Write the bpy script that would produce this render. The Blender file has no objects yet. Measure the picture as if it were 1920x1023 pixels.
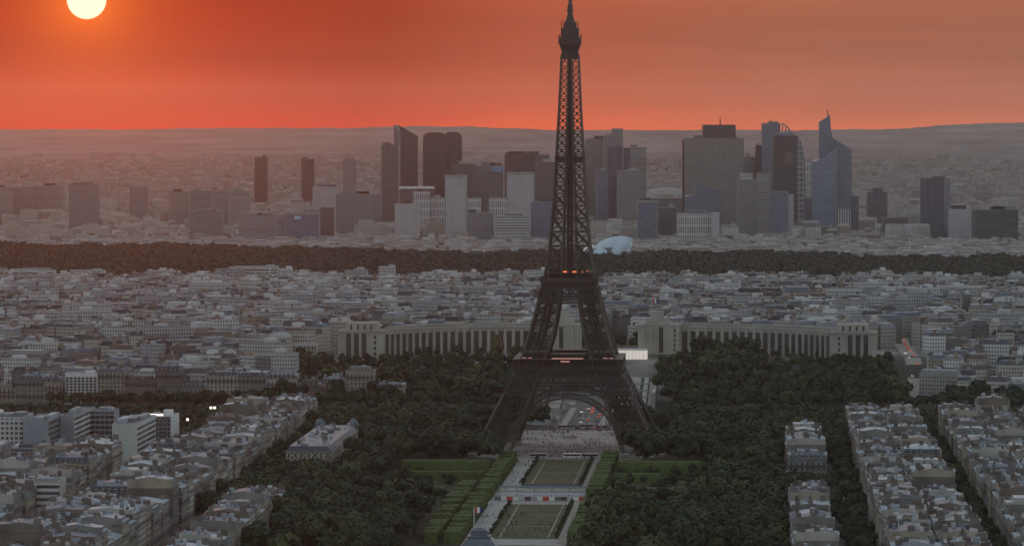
import bpy, math, random
import numpy as np
from mathutils import Vector, Matrix

random.seed(7)
rng = np.random.default_rng(7)
scene = bpy.context.scene
COL = scene.collection
R = math.radians

# ------------------------------------------------------------------ camera
F = 7550.0                     # focal length in pixels of the 1920 wide photograph
EYE = 224.0                    # viewpoint on a high tower, metres above the lawns
PITCH = math.atan((511.5 - 220.0) / F)
cam_d = bpy.data.cameras.new("camera")
cam_d.sensor_width = 36.0
cam_d.lens = 36.0 * F / 1920.0
cam_d.clip_start = 10.0
cam_d.clip_end = 120000.0
cam = bpy.data.objects.new("camera", cam_d)
cam.location = (0, 0, EYE)
cam.rotation_euler = (math.pi / 2 - PITCH, 0, 0)
COL.objects.link(cam)
scene.camera = cam

# ------------------------------------------------------------------ sky, sun, exposure
SUN_AZ, SUN_EL = R(-6.02), R(1.66)      # azimuth from +Y (clockwise positive)
SUN_DIR = Vector((math.sin(SUN_AZ) * math.cos(SUN_EL), math.cos(SUN_AZ) * math.cos(SUN_EL), math.sin(SUN_EL)))
scene.view_settings.view_transform = 'Standard'
scene.view_settings.look = 'None'
scene.view_settings.exposure = 0.0
scene.view_settings.gamma = 1.0

world = bpy.data.worlds.new("World")
scene.world = world
world.use_nodes = True
wn, wl = world.node_tree.nodes, world.node_tree.links
wn.clear()
w_out = wn.new('ShaderNodeOutputWorld')
w_bg = wn.new('ShaderNodeBackground')
wl.new(w_bg.outputs[0], w_out.inputs[0])
tc = wn.new('ShaderNodeTexCoord')
nrm = wn.new('ShaderNodeVectorMath'); nrm.operation = 'NORMALIZE'
wl.new(tc.outputs['Generated'], nrm.inputs[0])
DIRV = nrm.outputs[0]

def wmath(op, a, b=None, c=None, clamp=False):
    n = wn.new('ShaderNodeMath'); n.operation = op; n.use_clamp = clamp
    for i, x in enumerate((a, b, c)):
        if x is None: continue
        if isinstance(x, (int, float)): n.inputs[i].default_value = x
        else: wl.new(x, n.inputs[i])
    return n.outputs[0]

def wramp(fac, stops, interp='LINEAR'):
    n = wn.new('ShaderNodeValToRGB')
    n.color_ramp.interpolation = interp
    els = n.color_ramp.elements
    while len(els) < len(stops): els.new(0.5)
    for e, (p, c) in zip(els, stops):
        e.position = p; e.color = (*c, 1)
    wl.new(fac, n.inputs[0])
    return n.outputs[0]

def wmix(fac, a, b):
    n = wn.new('ShaderNodeMix'); n.data_type = 'RGBA'
    for s, x in ((0, fac), (6, a), (7, b)):
        if isinstance(x, (int, float)): n.inputs[s].default_value = x
        elif isinstance(x, tuple): n.inputs[s].default_value = (*x, 1)
        else: wl.new(x, n.inputs[s])
    return n.outputs[2]

dotn = wn.new('ShaderNodeVectorMath'); dotn.operation = 'DOT_PRODUCT'
wl.new(DIRV, dotn.inputs[0]); dotn.inputs[1].default_value = SUN_DIR
theta = wmath('MULTIPLY', wmath('ARCCOSINE', wmath('MINIMUM', dotn.outputs['Value'], 1.0)), 180 / math.pi)  # degrees from the sun
sep = wn.new('ShaderNodeSeparateXYZ'); wl.new(DIRV, sep.inputs[0])
elev = wmath('MULTIPLY', wmath('ARCSINE', sep.outputs[2]), 180 / math.pi)
# dusk band: colour by angle from the sun, at mid height and at the horizon
tfac = wmath('DIVIDE', theta, 16.0, clamp=True)
SKY_MID = [(0.0, (0.50, 0.030, 0.001)), (0.13, (0.40, 0.021, 0.001)), (0.26, (0.36, 0.032, 0.004)), (0.40, (0.46, 0.088, 0.038)), (0.62, (0.41, 0.120, 0.056)), (1.0, (0.37, 0.120, 0.060))]
SKY_LOW = [(0.0, (0.74, 0.014, 0.001)), (0.13, (0.76, 0.014, 0.001)), (0.26, (0.86, 0.040, 0.002)), (0.40, (1.12, 0.14, 0.030)), (0.62, (0.96, 0.20, 0.075)), (1.0, (0.84, 0.20, 0.09))]
mid = wramp(tfac, SKY_MID)
low = wramp(tfac, SKY_LOW)
hfac = wmath('POWER', wmath('SUBTRACT', 1.0, wmath('DIVIDE', wmath('ADD', elev, 0.2), 1.25, clamp=True), clamp=True), 1.9)
band = wmix(hfac, mid, low)
# thin dusty streaks in the air near the horizon
strk = wn.new('ShaderNodeTexNoise'); strk.inputs['Scale'].default_value = 1.0; strk.inputs['Detail'].default_value = 4.0
smap = wn.new('ShaderNodeMapping'); smap.inputs['Scale'].default_value = (9, 9, 150)
wl.new(DIRV, smap.inputs[0]); wl.new(smap.outputs[0], strk.inputs['Vector'])
sfac = wn.new('ShaderNodeMapRange'); wl.new(strk.outputs['Fac'], sfac.inputs[0])
for i, v in ((1, 0.3), (2, 0.7), (3, 0.90), (4, 1.06)): sfac.inputs[i].default_value = v
bsc = wn.new('ShaderNodeVectorMath'); bsc.operation = 'SCALE'
wl.new(band, bsc.inputs[0]); wl.new(sfac.outputs[0], bsc.inputs['Scale'])
# sun disc
disc = wmath('SUBTRACT', 1.0, wmath('DIVIDE', wmath('SUBTRACT', theta, 0.265), 0.02, clamp=True), clamp=True)
sky_t = wn.new('ShaderNodeTexSky'); sky_t.sky_type = 'NISHITA'; sky_t.sun_disc = False
sky_t.sun_elevation = SUN_EL; sky_t.sun_rotation = SUN_AZ; sky_t.altitude = 200
nsc = wn.new('ShaderNodeVectorMath'); nsc.operation = 'SCALE'; nsc.inputs['Scale'].default_value = 0.12
wl.new(sky_t.outputs[0], nsc.inputs[0])
# the high sky: veiled grey blue over the Nishita gradient
high = wmix(0.75, nsc.outputs[0], (0.50, 0.575, 0.635))
ufac = wmath('MAXIMUM', wmath('DIVIDE', wmath('SUBTRACT', elev, 2.2), 7.0, clamp=True), wmath('DIVIDE', wmath('SUBTRACT', theta, 16.0), 16.0, clamp=True))
full0 = wmix(ufac, bsc.outputs[0], high)
# added unseen glow above the frame, sunset side, to brighten haze and rim roofs
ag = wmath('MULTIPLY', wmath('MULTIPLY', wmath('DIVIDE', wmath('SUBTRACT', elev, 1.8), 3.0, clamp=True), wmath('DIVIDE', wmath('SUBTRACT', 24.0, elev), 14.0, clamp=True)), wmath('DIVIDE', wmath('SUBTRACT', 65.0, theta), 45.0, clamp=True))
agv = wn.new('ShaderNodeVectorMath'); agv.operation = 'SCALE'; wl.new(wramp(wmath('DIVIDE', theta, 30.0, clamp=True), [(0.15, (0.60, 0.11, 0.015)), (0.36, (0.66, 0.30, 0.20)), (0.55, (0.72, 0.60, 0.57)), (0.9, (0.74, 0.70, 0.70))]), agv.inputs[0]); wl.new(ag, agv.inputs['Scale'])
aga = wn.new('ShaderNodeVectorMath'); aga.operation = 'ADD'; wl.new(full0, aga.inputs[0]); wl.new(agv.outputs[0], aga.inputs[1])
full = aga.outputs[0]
glow = wmath('MULTIPLY', wmath('EXPONENT', wmath('MULTIPLY', wmath('MAXIMUM', wmath('SUBTRACT', theta, 0.27), 0.0), -2.2)), 0.55)
gl = wn.new('ShaderNodeVectorMath'); gl.operation = 'SCALE'; gl.inputs[0].default_value = (0.85, 0.23, 0.012); wl.new(glow, gl.inputs['Scale'])
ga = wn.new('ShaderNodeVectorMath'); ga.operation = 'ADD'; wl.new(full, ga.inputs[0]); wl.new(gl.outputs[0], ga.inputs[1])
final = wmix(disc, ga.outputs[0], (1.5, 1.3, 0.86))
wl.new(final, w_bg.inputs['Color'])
w_bg.inputs['Strength'].default_value = 1.0

sun_d = bpy.data.lights.new("sun", 'SUN')
sun_d.energy = 0.04
sun_d.angle = R(0.53)
sun_d.color = (1.0, 0.17, 0.03)
sun = bpy.data.objects.new("sun", sun_d)
sun.rotation_euler = (-SUN_DIR).to_track_quat('-Z', 'Y').to_euler()
COL.objects.link(sun)

scene.render.engine = 'CYCLES'
cy = scene.cycles
cy.use_denoising = True
try: cy.denoiser = 'OPENIMAGEDENOISE'
except Exception: pass
cy.max_bounces = 4; cy.diffuse_bounces = 2; cy.glossy_bounces = 2; cy.transmission_bounces = 2
cy.volume_bounces = 0; cy.transparent_max_bounces = 4
cy.use_adaptive_sampling = False
cy.sample_clamp_indirect = 4.0

# ------------------------------------------------------------------ frames of reference
ALPHA = R(3.4)                       # the park's axis, clockwise from +Y
TX, TY = 39.0, 2706.0                # centre of the iron tower
SA, CA = math.sin(ALPHA), math.cos(ALPHA)
def W(u, v):                         # along the axis, to its right -> world x, y
    return (TX + u * SA + v * CA, TY + u * CA - v * SA)
def UV(x, y):
    return ((x - TX) * SA + (y - TY) * CA, (x - TX) * CA - (y - TY) * SA)
_fw = Vector((0, math.cos(PITCH), -math.sin(PITCH))); _up = Vector((0, math.sin(PITCH), math.cos(PITCH)))
def ray(px, py): return _fw + Vector((1, 0, 0)) * ((px - 960) / F) - _up * ((py - 511.5) / F)
def at_y(px, py, Y):
    d = ray(px, py); t = Y / d.y
    return (d.x * t, Y, EYE + d.z * t)
def at_z(px, py, z):
    d = ray(px, py); t = (z - EYE) / d.z
    return (d.x * t, d.y * t)
def project(x, y, z):
    p = Vector((x, y, z - EYE)); d = p.dot(_fw)
    return 960 + F * x / d, 511.5 - F * p.dot(_up) / d
def sstep(a, b, x):
    t = min(1.0, max(0.0, (x - a) / (b - a))); return t * t * (3 - 2 * t)
ZP = [(2900, 0), (3400, 0), (3900, 2), (4700, -9), (6200, -14), (7200, -16), (8000, -11), (10000, 8), (12500, 40), (14000, 58), (17000, 80), (40000, 80)]
def gz(x, y):
    u, v = UV(x, y)
    if u < 210: z = 0.0
    elif u < 217: z = -9.0 * (u - 210) / 7
    elif u < 363: z = -9.0
    elif u < 370: z = -9.0 * (370 - u) / 7
    else: z = 29.0 * sstep(385, 605, u)
    return z + float(np.interp(y, [p[0] for p in ZP], [p[1] for p in ZP]))

# ------------------------------------------------------------------ materials
def new_mat(name):
    m = bpy.data.materials.new(name); m.use_nodes = True
    return m, m.node_tree.nodes, m.node_tree.links, m.node_tree.nodes['Principled BSDF']
def mixcol(n, l, fac, a, b, blend='MIX'):
    x = n.new('ShaderNodeMix'); x.data_type = 'RGBA'; x.blend_type = blend
    for s, val in ((0, fac), (6, a), (7, b)):
        if isinstance(val, (int, float)): x.inputs[s].default_value = val
        elif isinstance(val, tuple): x.inputs[s].default_value = (*val, 1)
        else: l.new(val, x.inputs[s])
    return x.outputs[2]
def mth(n, l, op, a, b=None, clamp=False):
    x = n.new('ShaderNodeMath'); x.operation = op; x.use_clamp = clamp
    for i, val in enumerate((a, b)):
        if val is None: continue
        if isinstance(val, (int, float)): x.inputs[i].default_value = val
        else: l.new(val, x.inputs[i])
    return x.outputs[0]
def pmat(name, col, rough=0.8, var=0.25, scale=0.3, metal=0.0, rnd=0.0, stretch=None):
    """weathered plain surface: noise wear over a base colour, optional variation from object to object"""
    m, n, l, b = new_mat(name)
    t = n.new('ShaderNodeTexCoord'); no = n.new('ShaderNodeTexNoise')
    no.inputs['Scale'].default_value = scale; no.inputs['Detail'].default_value = 5
    src = t.outputs['Object']
    if stretch:
        mp = n.new('ShaderNodeMapping'); mp.inputs['Scale'].default_value = stretch
        l.new(src, mp.inputs[0]); src = mp.outputs[0]
    l.new(src, no.inputs['Vector'])
    lo = tuple(c * (1 - var) for c in col); hi = tuple(min(1, c * (1 + var)) for c in col)
    mr = n.new('ShaderNodeMapRange'); l.new(no.outputs['Fac'], mr.inputs[0])
    mr.inputs[1].default_value = 0.3; mr.inputs[2].default_value = 0.7
    c = mixcol(n, l, mr.outputs[0], lo, hi)
    if rnd:
        oi = n.new('ShaderNodeObjectInfo')
        f = n.new('ShaderNodeMapRange'); l.new(oi.outputs['Random'], f.inputs[0])
        f.inputs[3].default_value = 1 - rnd; f.inputs[4].default_value = 1 + rnd
        sc = n.new('ShaderNodeVectorMath'); sc.operation = 'SCALE'
        l.new(c, sc.inputs[0]); l.new(f.outputs[0], sc.inputs['Scale']); c = sc.outputs[0]
    l.new(c, b.inputs['Base Color'])
    b.inputs['Roughness'].default_value = rough; b.inputs['Metallic'].default_value = metal
    return m
def emat(name, col, strength):
    m, n, l, b = new_mat(name)
    b.inputs['Base Color'].default_value = (*col, 1)
    b.inputs['Emission Color'].default_value = (*col, 1)
    b.inputs['Emission Strength'].default_value = strength
    return m
def facade(name, wall, glass, px, pz, fx, fz, rough=0.35, tint=False, vary=0.5):
    """storeys and bays of glazing laid out in metres over a wall (UV = metres along, metres up)"""
    m, n, l, b = new_mat(name)
    uv = n.new('ShaderNodeUVMap'); s = n.new('ShaderNodeSeparateXYZ'); l.new(uv.outputs[0], s.inputs[0])
    cx = mth(n, l, 'DIVIDE', s.outputs[0], px); cz = mth(n, l, 'DIVIDE', s.outputs[1], pz)
    wx = mth(n, l, 'COMPARE', mth(n, l, 'FRACT', cx), 0.5); n_wx = wx.node; n_wx.inputs[2].default_value = fx / 2
    wz = mth(n, l, 'COMPARE', mth(n, l, 'FRACT', cz), 0.5); wz.node.inputs[2].default_value = fz / 2
    mask = mth(n, l, 'MULTIPLY', wx, wz)
    cell = n.new('ShaderNodeCombineXYZ')
    l.new(mth(n, l, 'FLOOR', cx), cell.inputs[0]); l.new(mth(n, l, 'FLOOR', cz), cell.inputs[1])
    wh = n.new('ShaderNodeTexWhiteNoise'); l.new(cell.outputs[0], wh.inputs['Vector'])
    g = mixcol(n, l, wh.outputs['Value'], tuple(c * (1 - vary) for c in glass), tuple(min(1, c * (1 + vary)) for c in glass))
    no = n.new('ShaderNodeTexNoise'); no.inputs['Scale'].default_value = 0.06; no.inputs['Detail'].default_value = 4
    l.new(uv.outputs[0], no.inputs['Vector'])
    wc = mixcol(n, l, no.outputs['Fac'], tuple(c * 0.78 for c in wall), tuple(min(1, c * 1.2) for c in wall))
    if tint:
        at = n.new('ShaderNodeAttribute'); at.attribute_name = 'tint'
        wc = mixcol(n, l, 1.0, wc, at.outputs['Color'], 'MULTIPLY')
    l.new(mixcol(n, l, mask, wc, g), b.inputs['Base Color'])
    mr = n.new('ShaderNodeMapRange'); l.new(mask, mr.inputs[0]); mr.inputs[3].default_value = 0.85; mr.inputs[4].default_value = rough
    l.new(mr.outputs[0], b.inputs['Roughness'])
    return m
def tintmat(name, rough=0.8, var=0.25, scale=0.2):
    m, n, l, b = new_mat(name)
    at = n.new('ShaderNodeAttribute'); at.attribute_name = 'tint'
    t = n.new('ShaderNodeTexCoord'); no = n.new('ShaderNodeTexNoise')
    no.inputs['Scale'].default_value = scale; no.inputs['Detail'].default_value = 4
    l.new(t.outputs['Object'], no.inputs['Vector'])
    f = mixcol(n, l, no.outputs['Fac'], (1 - var,) * 3, (1 + var,) * 3)
    l.new(mixcol(n, l, 1.0, at.outputs['Color'], f, 'MULTIPLY'), b.inputs['Base Color'])
    b.inputs['Roughness'].default_value = rough
    return m

WALLS = [('cream stone', pmat('cream_stone', (0.34, 0.30, 0.235), 0.9, 0.3, 0.12)),
         ('grey stone', pmat('grey_stone', (0.22, 0.212, 0.195), 0.9, 0.3, 0.12)),
         ('pale plaster', pmat('pale_plaster', (0.42, 0.40, 0.36), 0.9, 0.2, 0.12)),
         ('tan brick', pmat('tan_brick', (0.19, 0.155, 0.125), 0.9, 0.3, 0.12)),
         ('sooty stone', pmat('sooty_stone', (0.15, 0.14, 0.125), 0.9, 0.35, 0.12))]
SLATES = [('slate', pmat('blue_slate', (0.05, 0.062, 0.085), 0.55, 0.35, 0.4)),
          ('dark slate', pmat('dark_slate', (0.03, 0.034, 0.042), 0.55, 0.35, 0.4)),
          ('lead', pmat('lead_sheet', (0.10, 0.118, 0.145), 0.5, 0.3, 0.4))]
ZINCS = [('grey zinc', pmat('grey_zinc', (0.13, 0.148, 0.172), 0.5, 0.35, 0.35, stretch=(1, 4, 1))),
         ('pale zinc', pmat('pale_zinc', (0.36, 0.40, 0.44), 0.5, 0.3, 0.35, stretch=(1, 4, 1))),
         ('blue zinc', pmat('blue_zinc', (0.075, 0.10, 0.135), 0.5, 0.3, 0.35, stretch=(1, 4, 1))),
         ('brown tile', pmat('brown_tile', (0.095, 0.07, 0.055), 0.85, 0.35, 0.5))]
M = dict(
    iron=pmat('brown_iron', (0.042, 0.036, 0.030), 0.6, 0.25, 0.1),
    iron_dark=pmat('dark_iron', (0.02, 0.018, 0.016), 0.6, 0.25, 0.1),
    glass=pmat('window_glass', (0.03, 0.035, 0.042), 0.15, 0.4, 0.4, rnd=0.6),
    frame=pmat('painted_frame', (0.42, 0.42, 0.40), 0.6, 0.15, 0.5),
    rail=pmat('iron_railing', (0.035, 0.035, 0.04), 0.5, 0.2, 1.0),
    pots=pmat('terracotta', (0.17, 0.10, 0.075), 0.9, 0.3, 1.5),
    brickst=pmat('chimney_render', (0.16, 0.148, 0.132), 0.9, 0.35, 0.7, rnd=0.35),
    white=pmat('white_paint', (0.72, 0.73, 0.72), 0.6, 0.12, 0.3),
    shed=pmat('roof_shed', (0.26, 0.285, 0.315), 0.6, 0.2, 0.5, rnd=0.75),
    gravel=pmat('pale_gravel', (0.29, 0.27, 0.24), 0.95, 0.25, 0.15),
    path=pmat('path_gravel', (0.33, 0.33, 0.31), 0.95, 0.2, 0.1),
    plaza=pmat('plaza_paving', (0.30, 0.255, 0.225), 0.9, 0.3, 0.05),
    lawn=pmat('mown_grass', (0.050, 0.066, 0.015), 0.95, 0.35, 0.06),
    worn=pmat('worn_grass', (0.072, 0.070, 0.030), 0.95, 0.4, 0.05),
    gardeng=pmat('garden_grass', (0.022, 0.032, 0.010), 0.95, 0.45, 0.05),
    parkg=pmat('park_floor', (0.026, 0.034, 0.016), 0.95, 0.5, 0.03),
    asphalt=pmat('asphalt', (0.075, 0.072, 0.072), 0.9, 0.25, 0.08),
    concrete=pmat('concrete', (0.32, 0.31, 0.29), 0.9, 0.25, 0.1),
    palace=pmat('palace_stone', (0.40, 0.385, 0.335), 0.85, 0.2, 0.06),
    palace_dk=pmat('palace_window', (0.065, 0.063, 0.06), 0.25, 0.4, 0.2),
    palace_rf=pmat('palace_roof', (0.27, 0.255, 0.22), 0.85, 0.2, 0.05),
    bark=pmat('bark', (0.055, 0.043, 0.032), 0.95, 0.3, 1.0),
    hill=pmat('hazed_hill_woods', (0.19, 0.165, 0.16), 0.95, 0.5, 0.004),  # woods and suburb tone, paled so the colour carries some haze
    road_mark=pmat('road_marking', (0.6, 0.6, 0.58), 0.8, 0.15, 0.5),
    water=pmat('river_water', (0.035, 0.045, 0.045), 0.12, 0.3, 0.02),
    black=pmat('black_panel', (0.012, 0.011, 0.011), 0.4, 0.3, 0.3),
    tyre=pmat('rubber', (0.02, 0.02, 0.02), 0.9, 0.2, 2.0),
    red_lamp=emat('tail_lamp', (1.0, 0.11, 0.03), 3.5),
    orange_lamp=emat('amber_lamp', (1.0, 0.22, 0.07), 0.8),
    white_lamp=emat('white_lamp', (1.0, 0.86, 0.70), 3.0),
    pink_lamp=emat('pink_strip_lamp', (0.9, 0.40, 0.34), 0.26),
    warm_window=emat('lit_window', (1.0, 0.55, 0.28), 0.7),
    red=pmat('red_cloth', (0.55, 0.06, 0.03), 0.8, 0.1, 1), blue=pmat('blue_cloth', (0.03, 0.05, 0.16), 0.8, 0.1, 1),
    skin=pmat('skin', (0.42, 0.27, 0.2), 0.6, 0.05, 1), dome=pmat('slate_dome', (0.10, 0.125, 0.155), 0.5, 0.25, 0.4),
)

# ------------------------------------------------------------------ mesh building
class MB:
    def __init__(s): s.v = []; s.f = []; s.m = []; s.uv = []; s.c = []; s.tf = None; s.col = None
    def place(s, x, y, z, rot): s.tf = (x, y, z, math.cos(rot), math.sin(rot))
    def add(s, vs, fs, m=0, uvs=None):
        b = len(s.v)
        if s.tf:
            x0, y0, z0, c, sn = s.tf
            vs = [(x0 + c * x - sn * y, y0 + sn * x + c * y, z0 + z) for x, y, z in vs]
        s.v.extend(vs)
        for i, f in enumerate(fs):
            s.f.append(tuple(b + k for k in f)); s.m.append(m)
            s.uv.append(uvs[i] if uvs else None)
            if s.col is not None: s.c.append(s.col)
    def quad(s, a, b, c, d, m=0, uv=None): s.add([a, b, c, d], [(0, 1, 2, 3)], m, [uv] if uv else None)
    def box(s, x0, x1, y0, y1, z0, z1, m=0, mt=None, bottom=False, top=True):
        V = [(x0, y0, z0), (x1, y0, z0), (x1, y1, z0), (x0, y1, z0), (x0, y0, z1), (x1, y0, z1), (x1, y1, z1), (x0, y1, z1)]
        w, d, h = x1 - x0, y1 - y0, z1 - z0
        fs = [(0, 1, 5, 4), (1, 2, 6, 5), (2, 3, 7, 6), (3, 0, 4, 7)]
        uv = []
        for L in (w, d, w, d): uv.append([(0, 0), (L, 0), (L, h), (0, h)])
        s.add(V, fs, m, uv)
        if top: s.add([V[4], V[5], V[6], V[7]], [(0, 1, 2, 3)], m if mt is None else mt)
        if bottom: s.add([V[3], V[2], V[1], V[0]], [(0, 1, 2, 3)], m)
    def prism(s, poly, z0, z1, m=0, mt=None):
        n = len(poly)
        s.add([(x, y, z0) for x, y in poly] + [(x, y, z1) for x, y in poly],
              [(i, (i + 1) % n, n + (i + 1) % n, n + i) for i in range(n)], m,
              [[(0, 0), (math.dist(poly[i], poly[(i + 1) % n]), 0), (math.dist(poly[i], poly[(i + 1) % n]), z1 - z0), (0, z1 - z0)] for i in range(n)])
        s.add([(x, y, z1) for x, y in poly], [tuple(range(n))], m if mt is None else mt)
    def xprism(s, poly, y0, y1, m=0, mside=None):
        """outline poly in x,z extruded from y0 to y1 (the outline counter-clockwise seen from -y)"""
        n = len(poly)
        zb = min(z for x, z in poly)
        s.add([(x, y0, z) for x, z in poly], [tuple(range(n))], m, [[(x + 500, z - zb) for x, z in poly]])
        s.add([(x, y1, z) for x, z in poly], [tuple(reversed(range(n)))], m, [[(x + 500, z - zb) for x, z in reversed(poly)]])
        for i in range(n):
            (xa, za), (xb, zc) = poly[i], poly[(i + 1) % n]
            s.add([(xa, y0, za), (xa, y1, za), (xb, y1, zc), (xb, y0, zc)], [(0, 1, 2, 3)], m if mside is None else mside,
                  [[(0, za - zb), (y1 - y0, za - zb), (y1 - y0, zc - zb), (0, zc - zb)]])
    def beam(s, p, q, w, m=0, w2=None):
        p, q = Vector(p), Vector(q); d = (q - p)
        if d.length < 1e-6: return
        d.normalize()
        a = d.cross(Vector((0, 0, 1)))
        if a.length < 1e-3: a = Vector((1, 0, 0))
        a.normalize(); b = d.cross(a); h = w / 2; g = (w2 or w) / 2
        V = []
        for c in (p, q):
            for i, j in ((-1, -1), (1, -1), (1, 1), (-1, 1)): V.append(tuple(c + a * h * i + b * g * j))
        s.add(V, [(0, 1, 5, 4), (1, 2, 6, 5), (2, 3, 7, 6), (3, 0, 4, 7)], m)
    def lathe(s, prof, n=16, m=0, cx=0, cy=0):
        V = []; fs = []
        for r, z in prof:
            for k in range(n):
                t = 2 * math.pi * k / n; V.append((cx + r * math.cos(t), cy + r * math.sin(t), z))
        for j in range(len(prof) - 1):
            for k in range(n): fs.append((j * n + k, j * n + (k + 1) % n, (j + 1) * n + (k + 1) % n, (j + 1) * n + k))
        fs.append(tuple((len(prof) - 1) * n + k for k in range(n)))
        s.add(V, fs, m)
    def mesh(s, name, mats):
        me = bpy.data.meshes.new(name)
        me.from_pydata(s.v, [], s.f)
        for x in mats: me.materials.append(x)
        if len(mats) > 1: me.polygons.foreach_set('material_index', s.m)
        if any(u is not None for u in s.uv):
            L = me.uv_layers.new(name='UVMap')
            arr = []
            for f, u in zip(s.f, s.uv):
                if u is None: arr.extend([0.0] * (2 * len(f)))
                else:
                    for a in u: arr.extend(a)
            L.data.foreach_set('uv', arr)
        if s.c:
            at = me.attributes.new('tint', 'FLOAT_COLOR', 'FACE')
            arr = []
            for c in s.c: arr.extend((c[0], c[1], c[2], 1.0))
            at.data.foreach_set('color', arr)
        me.update()
        return me

def np_mesh(name, V, Q, mats, midx=None):
    """mesh from numpy vertex and quad arrays"""
    me = bpy.data.meshes.new(name)
    nv, nq = len(V), len(Q)
    me.vertices.add(nv); me.vertices.foreach_set('co', np.ascontiguousarray(V, dtype=np.float32).ravel())
    me.loops.add(nq * 4); me.loops.foreach_set('vertex_index', np.ascontiguousarray(Q, dtype=np.int32).ravel())
    me.polygons.add(nq); me.polygons.foreach_set('loop_start', np.arange(0, nq * 4, 4, dtype=np.int32))
    try: me.polygons.foreach_set('loop_total', np.full(nq, 4, dtype=np.int32))
    except Exception: pass
    for x in mats: me.materials.append(x)
    if midx is not None: me.polygons.foreach_set('material_index', np.ascontiguousarray(midx, dtype=np.int32))
    me.update(calc_edges=True); me.validate()
    return me

def ob(name, mesh, parent=None, loc=(0, 0, 0), rotz=0.0, scale=None):
    o = bpy.data.objects.new(name, mesh); COL.objects.link(o)
    o.location = loc
    if rotz: o.rotation_euler = (0, 0, rotz)
    if scale: o.scale = scale
    if parent: o.parent = parent
    return o
def tag(o, label, cat, group=None):
    o['label'] = label; o['category'] = cat
    if group: o['group'] = group
    return o
def thing(name, label, cat, loc=(0, 0, 0), rotz=0.0, group=None):
    o = bpy.data.objects.new(name, None); COL.objects.link(o)
    o.empty_display_size = 5; o.location = loc; o.rotation_euler = (0, 0, rotz)
    return tag(o, label, cat, group)
def part(name, mb, mats, parent, loc=(0, 0, 0), rotz=0.0):
    return ob(name, mb.mesh(name, mats), parent, loc, rotz)
def struct(name, mesh, loc=(0, 0, 0), rotz=0.0):
    o = ob(name, mesh, None, loc, rotz); o['kind'] = 'structure'; return o
def stuff(name, mesh, label, cat, loc=(0, 0, 0), rotz=0.0):
    o = ob(name, mesh, None, loc, rotz); o['kind'] = 'stuff'; return tag(o, label, cat)
ORD = ['zeroth', 'first', 'second', 'third', 'fourth', 'fifth', 'sixth', 'seventh', 'eighth', 'ninth', 'tenth', 'eleventh', 'twelfth']
def ordinal(k):
    if k < len(ORD): return ORD[k]
    return f"{k}{'th' if 10 <= k % 100 <= 20 else {1: 'st', 2: 'nd', 3: 'rd'}.get(k % 10, 'th')}"

# ------------------------------------------------------------------ ground, river, hills
ys = sorted(set(list(np.arange(1500, 3700, 14.0)) + list(np.arange(3700, 6500, 60.0)) + list(np.arange(6500, 17001, 180.0))))
ns = 61
V = []
for y in ys:
    for k in range(ns):
        x = (k / (ns - 1) * 2 - 1) * (260 + 0.19 * y)
        V.append((x, y, gz(x, y)))
Q = [(j * ns + k, j * ns + k + 1, (j + 1) * ns + k + 1, (j + 1) * ns + k) for j in range(len(ys) - 1) for k in range(ns - 1)]
m, n, l, b = new_mat('city_ground')
g_t = n.new('ShaderNodeTexCoord'); g_n = n.new('ShaderNodeTexNoise'); g_n.inputs['Scale'].default_value = 0.008; g_n.inputs['Detail'].default_value = 9
l.new(g_t.outputs['Object'], g_n.inputs['Vector'])
g_r = n.new('ShaderNodeValToRGB'); l.new(g_n.outputs['Fac'], g_r.inputs[0])
for e, (p, c) in zip([g_r.color_ramp.elements[0], g_r.color_ramp.elements[1], g_r.color_ramp.elements.new(0.55)], [(0.38, (0.03, 0.035, 0.022)), (0.72, (0.16, 0.145, 0.13)), (0.52, (0.075, 0.07, 0.06))]):
    e.position = p; e.color = (*c, 1)
l.new(g_r.outputs[0], b.inputs['Base Color']); b.inputs['Roughness'].default_value = 0.95
struct('ground', np_mesh('ground', np.array(V), np.array(Q), [m]))
ROT = -ALPHA
mb = MB(); mb.quad((-900, 213, 0), (900, 213, 0), (900, 367, 0), (-900, 367, 0))
m, n, l, b = new_mat('river_surface')
b.inputs['Base Color'].default_value = (0.03, 0.04, 0.038, 1); b.inputs['Roughness'].default_value = 0.12
wt = n.new('ShaderNodeTexCoord'); wno = n.new('ShaderNodeTexNoise'); wno.inputs['Scale'].default_value = 0.25; wno.inputs['Detail'].default_value = 4
bmp = n.new('ShaderNodeBump'); bmp.inputs['Distance'].default_value = 0.3
l.new(wt.outputs['Object'], wno.inputs['Vector']); l.new(wno.outputs['Fac'], bmp.inputs['Height']); l.new(bmp.outputs[0], b.inputs['Normal'])
struct('river', mb.mesh('river', [m]), (TX, TY, -6.0), ROT)

def sheet(name, u0, u1, v0, v1, z, mat):
    mb = MB(); mb.quad((v0, u0, 0), (v1, u0, 0), (v1, u1, 0), (v0, u1, 0))
    return struct(name, mb.mesh(name, [mat]), (TX, TY, z), ROT)
sheet('park_ground', -1150, 196, -131, 141, 0.04, M['parkg'])
sheet('lawn', -571, -376, -17, 18, 0.12, M['lawn'])
sheet('lawn', -276, -74, -17, 18, 0.12, M['worn'])
sheet('lawn', -760, -604, -17, 18, 0.12, M['lawn'])
sheet('path', -1100, -66, -30, -18.2, 0.09, M['path'])
sheet('path', -1100, -66, 19.4, 25, 0.09, M['gravel'])
sheet('path', -603, -571, -18.2, 19.4, 0.08, M['path'])
sheet('path', -376, -276, -31, 26, 0.07, M['gravel'])
sheet('plaza', -72, 174, -46, 50, 0.16, M['plaza'])
sheet('plaza', -380, -376, -20, 22, 0.2, M['path'])
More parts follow.
